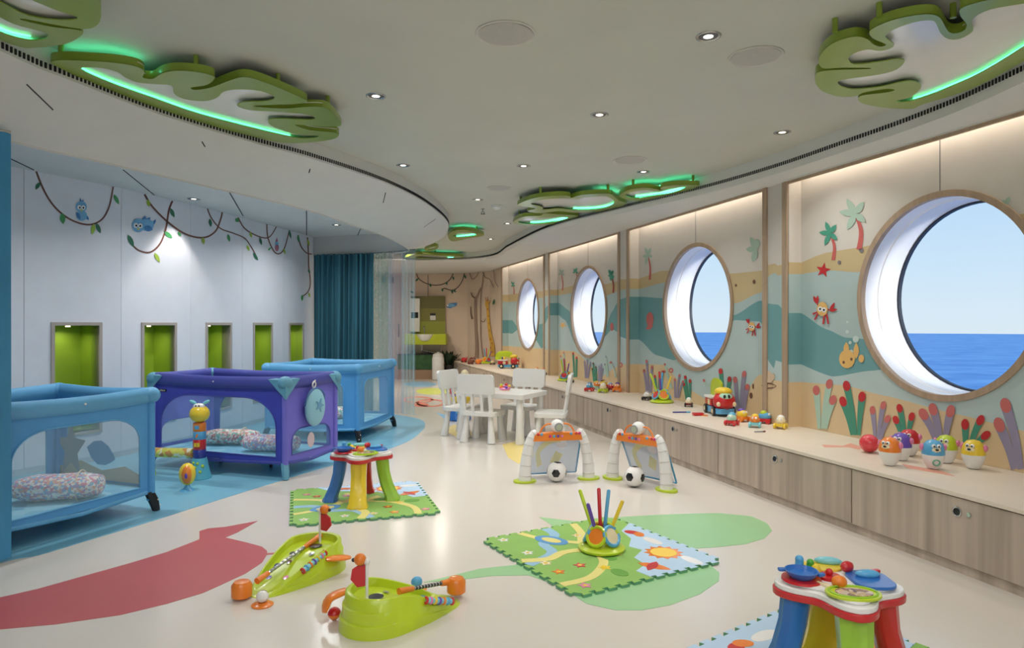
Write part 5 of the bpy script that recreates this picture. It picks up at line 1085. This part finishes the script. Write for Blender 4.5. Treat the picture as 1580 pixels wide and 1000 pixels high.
gA, HA = golf((-.985, 3.09, 0), math.atan2(.89, .45), 'lime golf toy with club lying along its lane, beside the red floor shape', (.2, -.98), -1, -1, -.08)
gB, HBf = golf((-.435, 2.68, 0), math.atan2(-.66, -.75), 'lime golf toy with striped bead roller at the bottom centre', (.75, -.66), -1, 1, -.16)
def club(path, head, hr, label, striped):
    o0 = Vector(path[0]); r = empty('toy_golf_club', o0); tag(r, label, 'toy golf club', 'toy golf clubs'); P_ = [Vector(q)-o0 for q in path]; hd = Vector(head)-o0
    a, b = P_; d = (b-a)
    MB().tube([a, a+d*.26, a+d*.28], [.013, .011, .008], 12).build('grip', C['orange'], r)
    MB().tube([a+d*.27, a+d*.86], .0075, 12).build('shaft', C['grey'] if striped else steel, r)
    for i in range(9): q = a+d*(.31+.06*i); MB().tube([q, q+d*.028], .0079, 12).build('shaft_band', C['black'] if striped else C['grey'], r)
    MB().tube([a+d*.84, b], [.011, .014], 12).build('neck', C['orange'], r)
    MB().lathe([(hr*.8, -hr*.75), (hr, -hr*.6), (hr, hr*.5), (hr*.75, hr*.85), (0, hr*.9)], 20, hd).build('club_head', C['orange'], r)
wA = lambda x_, y_, z: (Matrix.Translation((-.985, 3.09, 0)) @ Matrix.Rotation(math.atan2(.89, .45), 4, 'Z')) @ Vector((x_, y_, z))
wB = lambda x_, y_, z: (Matrix.Translation((-.435, 2.68, 0)) @ Matrix.Rotation(math.atan2(-.66, -.75), 4, 'Z')) @ Vector((x_, y_, z))
hA_ = at(373, 924); hA_.z = .038
club([wA(.2, .045, HA(.2)+.02), (hA_.x+.045, hA_.y+.05, .055)], hA_, .042, 'orange toy golf club lying in the lane of the left golf toy', False)
hB_ = at(704, 922); hB_.z = .05
club([wB(.03, .02, HBf(.03)+.02), (hB_.x-.03, hB_.y-.012, .07)], (hB_.x, hB_.y, .05), .04, 'orange toy golf club with striped shaft lying across the right golf toy', True)
def tee(p, k1, k2, lab1, lab2):
    t = empty('ball_tee', p); tag(t, lab1, 'toy tee', 'toy golf tees'); MB().lathe([(.042, 0), (.044, .004), (.036, .009), (.016, .012), (.014, .006)], 24).build('saucer', C['orange'], t); MB().torus((0, 0, .011), .016, .003, 16, 6).build('cup_ring', C['orange'], t)
    b = empty('toy_golf_ball', Vector(p)+Vector((0, 0, .012))); tag(b, lab2, 'ball', 'toy golf balls'); pr = [(math.sin(math.pi*i/12)*.025, .025-math.cos(math.pi*i/12)*.025) for i in range(13)]
    Mh = RZ(-1.0) @ RY(math.pi/2+.1) @ RX(.3); c_ = (0, 0, .025)
    up_ = [(max(1e-4, q), w_-.025) for q, w_ in pr]
    MB().lathe(up_[:7], 20, c_, Mh).build('ball_half', C[k1], b); MB().lathe(up_[6:], 20, c_, Mh).build('ball_half', C[k2], b)
tee(at(405, 934), 'dred', 'white', 'round orange tee holding a white ball by the left golf toy', 'white and dark red toy golf ball on the left orange tee')
tee(at(643, 911), 'white', 'sky', 'round orange tee holding a blue ball behind the right golf toy', 'white and blue toy golf ball behind the right golf toy')
rb = at(516, 957); b = empty('toy_golf_ball', rb); tag(b, 'red and orange toy golf ball rolling off the right golf toy', 'ball', 'toy golf balls')
MB().lathe([(1e-4, 0), (.014, .006), (.024, .018), (.026, .026)], 20).build('ball_half', C['orange'], b); MB().lathe([(.026, .026), (.024, .036), (.014, .047), (1e-4, .052)], 20).build('ball_half', C['red'], b)

# ================================================================== GIRAFFE TOWER + SPINNER
gt = empty('giraffe_tower', at(308, 738)); tag(gt, 'tall giraffe stacking tower toy with yellow head and horizontal roll', 'toy')
MB().lathe([(.082, 0), (.085, .006), (.07, .06), (.055, .13), (.05, .155), (.0, .155)], 28).build('base', mat('tower_base', (96, 184, 206), .35), gt)
for i, (a, z, q) in enumerate(((-2.2, .05, .012), (-1.7, .09, .014), (-1.1, .06, .011), (-1.4, .12, .011), (-1.95, .125, .01), (-.8, .1, .012), (-2.4, .1, .011))):
    rr = .085-.22*z*.95; MB().ball((rr*math.cos(a)*.94, rr*math.sin(a)*.94, z), q, 10, 6).build('spot', C['lime'], gt)
for z0, z1, k in ((.155, .22, 'navy'), (.22, .295, 'red'), (.295, .355, 'sky'), (.355, .42, 'orange')): MB().lathe([(.044, z0), (.046, z0+.003), (.046, z1-.003), (.044, z1)], 24).build('block', C[k], gt)
MB().box((0, -.045, .258), (.04, .006, .03)).build('block_picture', C['yellow'], gt, smooth=False); lettering('2', .024, (0, -.0486, .258), (math.pi/2, 0, 0), C['red'], gt, 'numeral')
MB().box((.0, -.045, .388), (.032, .006, .028)).build('block_picture', C['sky'], gt, smooth=False); MB().box((.0, -.045, .325), (.012, .006, .03), M=RY(.4)).build('block_picture', C['orange'], gt, smooth=False)
MB().ball((0, 0, .485), (.072, .07, .066), 24, 16).build('head', C['yellow'], gt); MB().ball((0, -.01, .54), (.044, .03, .026), 16, 10).build('brow', C['white'], gt)
for s_ in (-1, 1):
    MB().ball((s_*.012, -.036, .548), (.007, .006, .006), 8, 6).build('eye', C['black'], gt); MB().ball((s_*.05, .0, .572), (.03, .012, .013), 12, 8, RY(-s_*.45)).build('ear', C['aqua'], gt)
MB().tube([(-.045, -.0, .19), (-.3, .07, .18), (-.44, .11, .175)], .036, 16).build('roll', print_mat('roll_print', [(232, 226, 110), (228, 220, 96), (244, 242, 214), (226, 160, 90), (234, 228, 120), (228, 222, 100)], 24), gt)
MB().tube([(-.42, .105, .15), (-.42, .105, 0)], [.02, .035], 12).build('roll_stand', C['lime'], gt)
sp_ = empty('ball_spinner', at(289, 757)); tag(sp_, 'orange and yellow oval spinner on a blue suction foot', 'toy')
MB().lathe([(.05, 0), (.046, .006), (.022, .022), (.014, .04), (0, .042)], 24).build('suction_foot', C['sky'], sp_)
MB().ball((0, 0, .115), (.056, .05, .078), 20, 14).build('yellow_shell', C['yellow'], sp_); MB().ball((.006, -.012, .115), (.043, .043, .068), 20, 14).build('orange_shell', C['orange'], sp_); MB().ball((.016, -.052, .112), (.011, .006, .02), 10, 8).build('badge', C['purple'], sp_)

# toy behind the left chair
ac = empty('activity_centre', (-.64, 8.15, 0)); tag(ac, 'colourful upright baby activity toy behind the left white chair', 'toy')
MB().lathe([(.14, 0), (.15, .02), (.12, .12), (.08, .2), (0, .2)], 24).build('base', C['blue'], ac); MB().ball((.02, 0, .26), (.12, .1, .09), 16, 10).build('yellow_body', C['yellow'], ac)
MB().torus((-.02, -.03, .36), .075, .016, 22, 8, RX(1.3)).build('red_ring', C['red'], ac); MB().tube([(.06, 0, .25), (.07, 0, .4), (.07, -.01, .5)], [.03, .028, .03], 14).build('post', C['white'], ac)
MB().ball((.07, -.01, .55), (.05, .05, .06), 16, 10).build('elephant_head', C['cream'], ac); MB().tube(spline([(.07, -.05, .55), (.05, -.08, .5), (.055, -.085, .44)], 4), .014, 8).build('trunk', C['cream'], ac); MB().ball((-.06, -.06, .3), .03, 12, 8).build('purple_ball', C['purple'], ac)
MB().box((.03, -.12, .12), (.12, .03, .05)).build('blue_drawer', C['sky'], ac, smooth=False, bevel=.006)

# ================================================================== BENCH TOYS
def monkey(loc, k, rz, label, emblem=False):
    r = empty('roly_poly_toy', loc, rz); tag(r, label, 'roly-poly toy', 'roly-poly toys on the bench')
    MB().lathe([(.02, 0), (.03, .004), (.044, .03), (.054, .06), (.057, .078), (0, .078)], 28).build('cup', C['white'], r)
    MB().lathe([(.056, .078), (.055, .1), (.047, .13), (.03, .15), (.0, .158)], 28).build('cap', C[k], r)
    MB().ball((0, -.024, .102), (.036, .032, .03), 18, 12).build('muzzle', C['cream'], r)
    for s_ in (-1, 1):
        MB().ball((s_*.012, -.046, .128), (.011, .008, .011), 10, 8).build('eye_white', C['white'], r); MB().ball((s_*.011, -.053, .127), .005, 8, 6).build('pupil', C['black'], r); MB().ball((s_*.055, .004, .115), (.012, .016, .019), 12, 8).build('ear', C['pink'], r)
    MB().ball((0, -.059, .11), (.009, .006, .006), 10, 6).build('nose', C['black'], r)
    if emblem: MB().torus((0, -.0475, .04), .016, .004, 20, 6, RX(math.pi/2+.25)).build('emblem', mat('emblem_green', (110, 180, 150), .4), r)
for (px, py, k, rz, lab, em) in ((1373, 718, 'orange', -.95, 'white based roly-poly toy with orange monkey head beside the red ball', False), (1390, 710, 'purple', -.9, 'roly-poly toy with purple monkey head behind the orange one', False), (1403, 703, 'red', -.8, 'roly-poly toy with red monkey head at the back of its row', False), (1440, 723, 'sky', -.25, 'roly-poly toy with light blue monkey head and round green emblem', True), (1460, 714, 'lime', -.8, 'roly-poly toy with lime green monkey head behind the blue one', False), (1502, 723, 'yellow', -.95, 'roly-poly toy with yellow monkey head, rightmost on the bench', False)):
    monkey(bz(px, py), k, rz, lab, em)
rb = empty('rubber_ball', bz(1341, 698)); tag(rb, 'shiny red ball on the bench beside the roly-poly toys', 'ball'); MB().ball((0, 0, .055), .055, 28, 18).build('ball_skin', mat('ball_red', (225, 60, 70), .2, coat=.6), rb); MB().torus((0, 0, .055), .0548, .0008, 40, 5, RX(.6)).build('mould_seam', C['red'], rb)
def car(loc, rz, body, base, acc, label, k=1.0, group='small toy cars on the bench', face=True):
    r = empty('toy_car', loc, rz); tag(r, label, 'toy car', group); r.scale = (k, k, k)
    MB().ball((0, 0, .055), (.048, .036, .036), 18, 12).build('body', C[body], r); MB().ball((-.008, 0, .08), (.028, .028, .022), 14, 10).build('cabin', C[acc], r)
    MB().prism([rrect(.1, .07, .025)], lambda x, y, z: Vector((x, y, z)), .018, .04).build('bumper', C[base], r, bevel=.006)
    for sx_ in (-1, 1):
        for sy_ in (-1, 1): MB().lathe([(.0, -.008), (.018, -.008), (.02, -.004), (.02, .004), (.018, .008), (.0, .008)], 16, (sx_*.032, sy_*.036, .02), RX(math.pi/2)).build('wheel', C[base] if face else C['black'], r)
    for sy_ in (-1, 1): MB().ball((.036, sy_*.012, .072), (.008, .009, .011), 10, 8).build('eye', C['white'], r)
cars = [(1131, 657, -2.3, 'mint', 'red', 'sky', 'mint green toy car with red wheels at the front of the bus', 1), (1147, 651, -1.2, 'yellow', 'orange', 'purple', 'yellow and orange toy car with purple cabin behind the mint car', 1.05), (1167, 660, -2.0, 'orange', 'aqua', 'yellow', 'orange toy car with aqua wheels right of the yellow car', 1), (1182, 654, -.6, 'sky', 'red', 'lime', 'light blue toy car with red wheels behind the orange and aqua car', 1), (1207, 662, -2.2, 'cream', 'yellow', 'white', 'cream toy car with yellow wheels, rightmost of the near cars', 1),
        (999, 618, -2.2, 'white', 'black', 'grey', 'white and black panda toy car left of the stick toy on the bench', .95), (910, 604, -2.0, 'sky', 'red', 'grey', 'light blue toy car with red wheels, leftmost of the middle group', 1.1), (921, 601, -1.4, 'orange', 'mint', 'yellow', 'orange toy car with mint wheels second in the middle group', 1), (931, 606, -2.0, 'cream', 'lime', 'white', 'cream toy car with lime wheels at the front of the middle group', 1.1), (932, 599, -.8, 'yellow', 'red', 'brown', 'yellow toy car with brown cabin at the back of the middle group', 1.05), (943, 604, -1.5, 'red', 'dred', 'sky', 'red toy car with blue cabin in the middle group', 1), (953, 605, -1.9, 'orange', 'orange', 'navy', 'orange toy car with dark blue cabin, rightmost of the middle group', 1.1)]
for px, py, rz, a, b, c_, lab, k in cars: car(bz(px, py)+Vector((0, .03, 0)), rz, a, b, c_, lab, k*.98, face=a != 'white')
for px, py, rz, k, lab in ((1064, 628, -1.9, .85, 'small dark red toy car between the stick toy and the bus'), (880, 591, -2.0, .95, 'small dark red toy car right of the stick toy behind the chair'), (828, 576, -2.0, .95, 'small brown toy car, left one of the pair behind the table'), (838, 579, -2.0, 1.0, 'small brown toy car, right one of the pair behind the table'), (760, 563, -2.0, .9, 'small brown toy car beside the far red bus')):
    car(bz(px, py)+Vector((0, .03, 0)), rz, 'cream', 'dred' if px > 850 else 'brown', 'white' if px > 850 else 'orange', lab, k, 'small dark toy cars on the bench', False)
def bus(loc, rz, label):
    r = empty('toy_bus', loc, rz); tag(r, label, 'toy bus', 'red toy buses')   # nose towards +X
    MB().prism([rrect(.36, .16, .04)], lambda x, y, z: Vector((x, y, z)), .02, .065).build('chassis', C['sky'], r, bevel=.008)
    MB().ball((.12, 0, .125), (.078, .094, .085), 24, 16).build('cab', C['red'], r); MB().ball((.135, 0, .158), (.06, .07, .045), 20, 12).build('windscreen', C['mint'], r)
    for s_ in (-1, 1): MB().ball((.186, s_*.018, .168), (.01, .013, .018), 10, 8).build('pupil', C['black'], r); MB().ball((.178, s_*.068, .105), (.014, .018, .02), 12, 8).build('headlamp', C['cream'], r)
    MB().tube([(.192, -.03, .075), (.2, 0, .068), (.192, .03, .075)], .006, 8).build('mouth', C['dred'], r)
    MB().ball((.1, 0, .205), (.07, .075, .038), 20, 12).build('cap', C['yellow'], r)
    MB().box((-.09, 0, .1), (.17, .14, .07)).build('side_box', C['red'], r, smooth=False, bevel=.01); MB().box((-.09, 0, .142), (.185, .155, .02)).build('deck', C['white'], r, smooth=False, bevel=.006)
    for s_ in (-1, 1): MB().box((-.06, s_*.072, .1), (.05, .006, .05)).build('door_panel', C['cream'], r, smooth=False, bevel=.003)
    MB().tube(spline([(-.17, 0, .15), (-.175, 0, .21), (-.14, 0, .245), (-.02, 0, .25), (.06, 0, .225)], 5), .04, 12, sec=(.22, 1.4)).build('lime_arch', C['lime'], r)
    MB().ball((-.07, .0, .175), (.022, .022, .028), 12, 8).build('passenger', C['yellow'], r); MB().ball((-.11, .03, .172), (.02, .02, .026), 12, 8).build('passenger', C['purple'], r)
    for x_ in (-.11, .1):
        for s_ in (-1, 1): w_ = MB().lathe([(0, -.014), (.034, -.014), (.04, -.007), (.04, .007), (.034, .014), (0, .014)], 20, (x_, s_*.082, .04), RX(math.pi/2)).build('wheel', C['black'], r); MB().lathe([(.02, 0), (0, .004)], 14, (x_, s_*.097, .04), RX(-s_*math.pi/2)).build('hub', C['cream'], w_)
p = bz(1112, 640); bus((p.x, p.y+.04, BT+.002), -math.pi/2+.03, 'red toy bus with yellow cap and eyes on the bench between the near cars')
p = bz(786, 568); bus((p.x-.02, p.y-.05, BT+.002), -.15, 'red toy bus seen from the side at the far end of the bench')
# pens and tongs
tg = empty('red_clip', bz(1077, 641)); tag(tg, 'flat red plastic clip lying before the red bus', 'clip'); MB().box((0, 0, .012), (.09, .05, .024), .1).build('clip_body', C['red'], tg, smooth=False, bevel=.006); MB().box((.05, -.03, .004), (.05, .012, .008), -.7).build('clip_tail', C['orange'], tg, smooth=False)
pn = empty('felt_pen', bz(1050, 637), .1); tag(pn, 'thin dark blue pen lying on the bench', 'pen'); MB().tube([(-.07, 0, .006), (.06, 0, .006)], .006, 10).build('barrel', C['navy'], pn); MB().tube([(.05, 0, .006), (.085, 0, .006), (.09, 0, .006)], [.007, .007, .004], 10).build('cap', C['sky'], pn)
pn = empty('felt_pen', bz(1172, 667), .2); tag(pn, 'short grey pen lying in front of the orange toy car', 'pen'); MB().tube([(-.04, 0, .005), (.03, 0, .005)], .005, 10).build('barrel', C['grey'], pn); MB().tube([(.025, 0, .005), (.045, 0, .005)], .006, 10).build('cap', C['brown'], pn)
# far end small toys
for px, py, a, b, lab, cat in ((716, 549, 'red', 'black', 'small red crab shaped toy at the far bench corner', 'toy'), (728, 549, 'dred', 'brown', 'small dark beetle shaped toy beside the red one at the bench end', 'toy'), (738, 556, 'orange', 'brown', 'small orange and brown animal toy on the far bench', 'toy'), (726, 555, 'brown', 'dred', 'small brown animal toy left of the orange one on the far bench', 'toy')):
    yy = 13.75 if py < 552 else 13.1; t = empty('animal_toy', ((px-CX)/F*yy, yy, BT+.001)); tag(t, lab, cat, 'small animal toys at the bench end'); MB().ball((0, 0, .05), (.06, .05, .05), 14, 10).build('body', C[a], t); MB().ball((.05, -.02, .08), .032, 12, 8).build('head', C[a], t)
    for s_ in (-1, 1): MB().ball((s_*.04, -.02, .015), (.02, .02, .015), 10, 6).build('paw', C[b], t); MB().ball((.05+s_*.015, -.045, .092), .008, 8, 6).build('eye', C['white'], t)
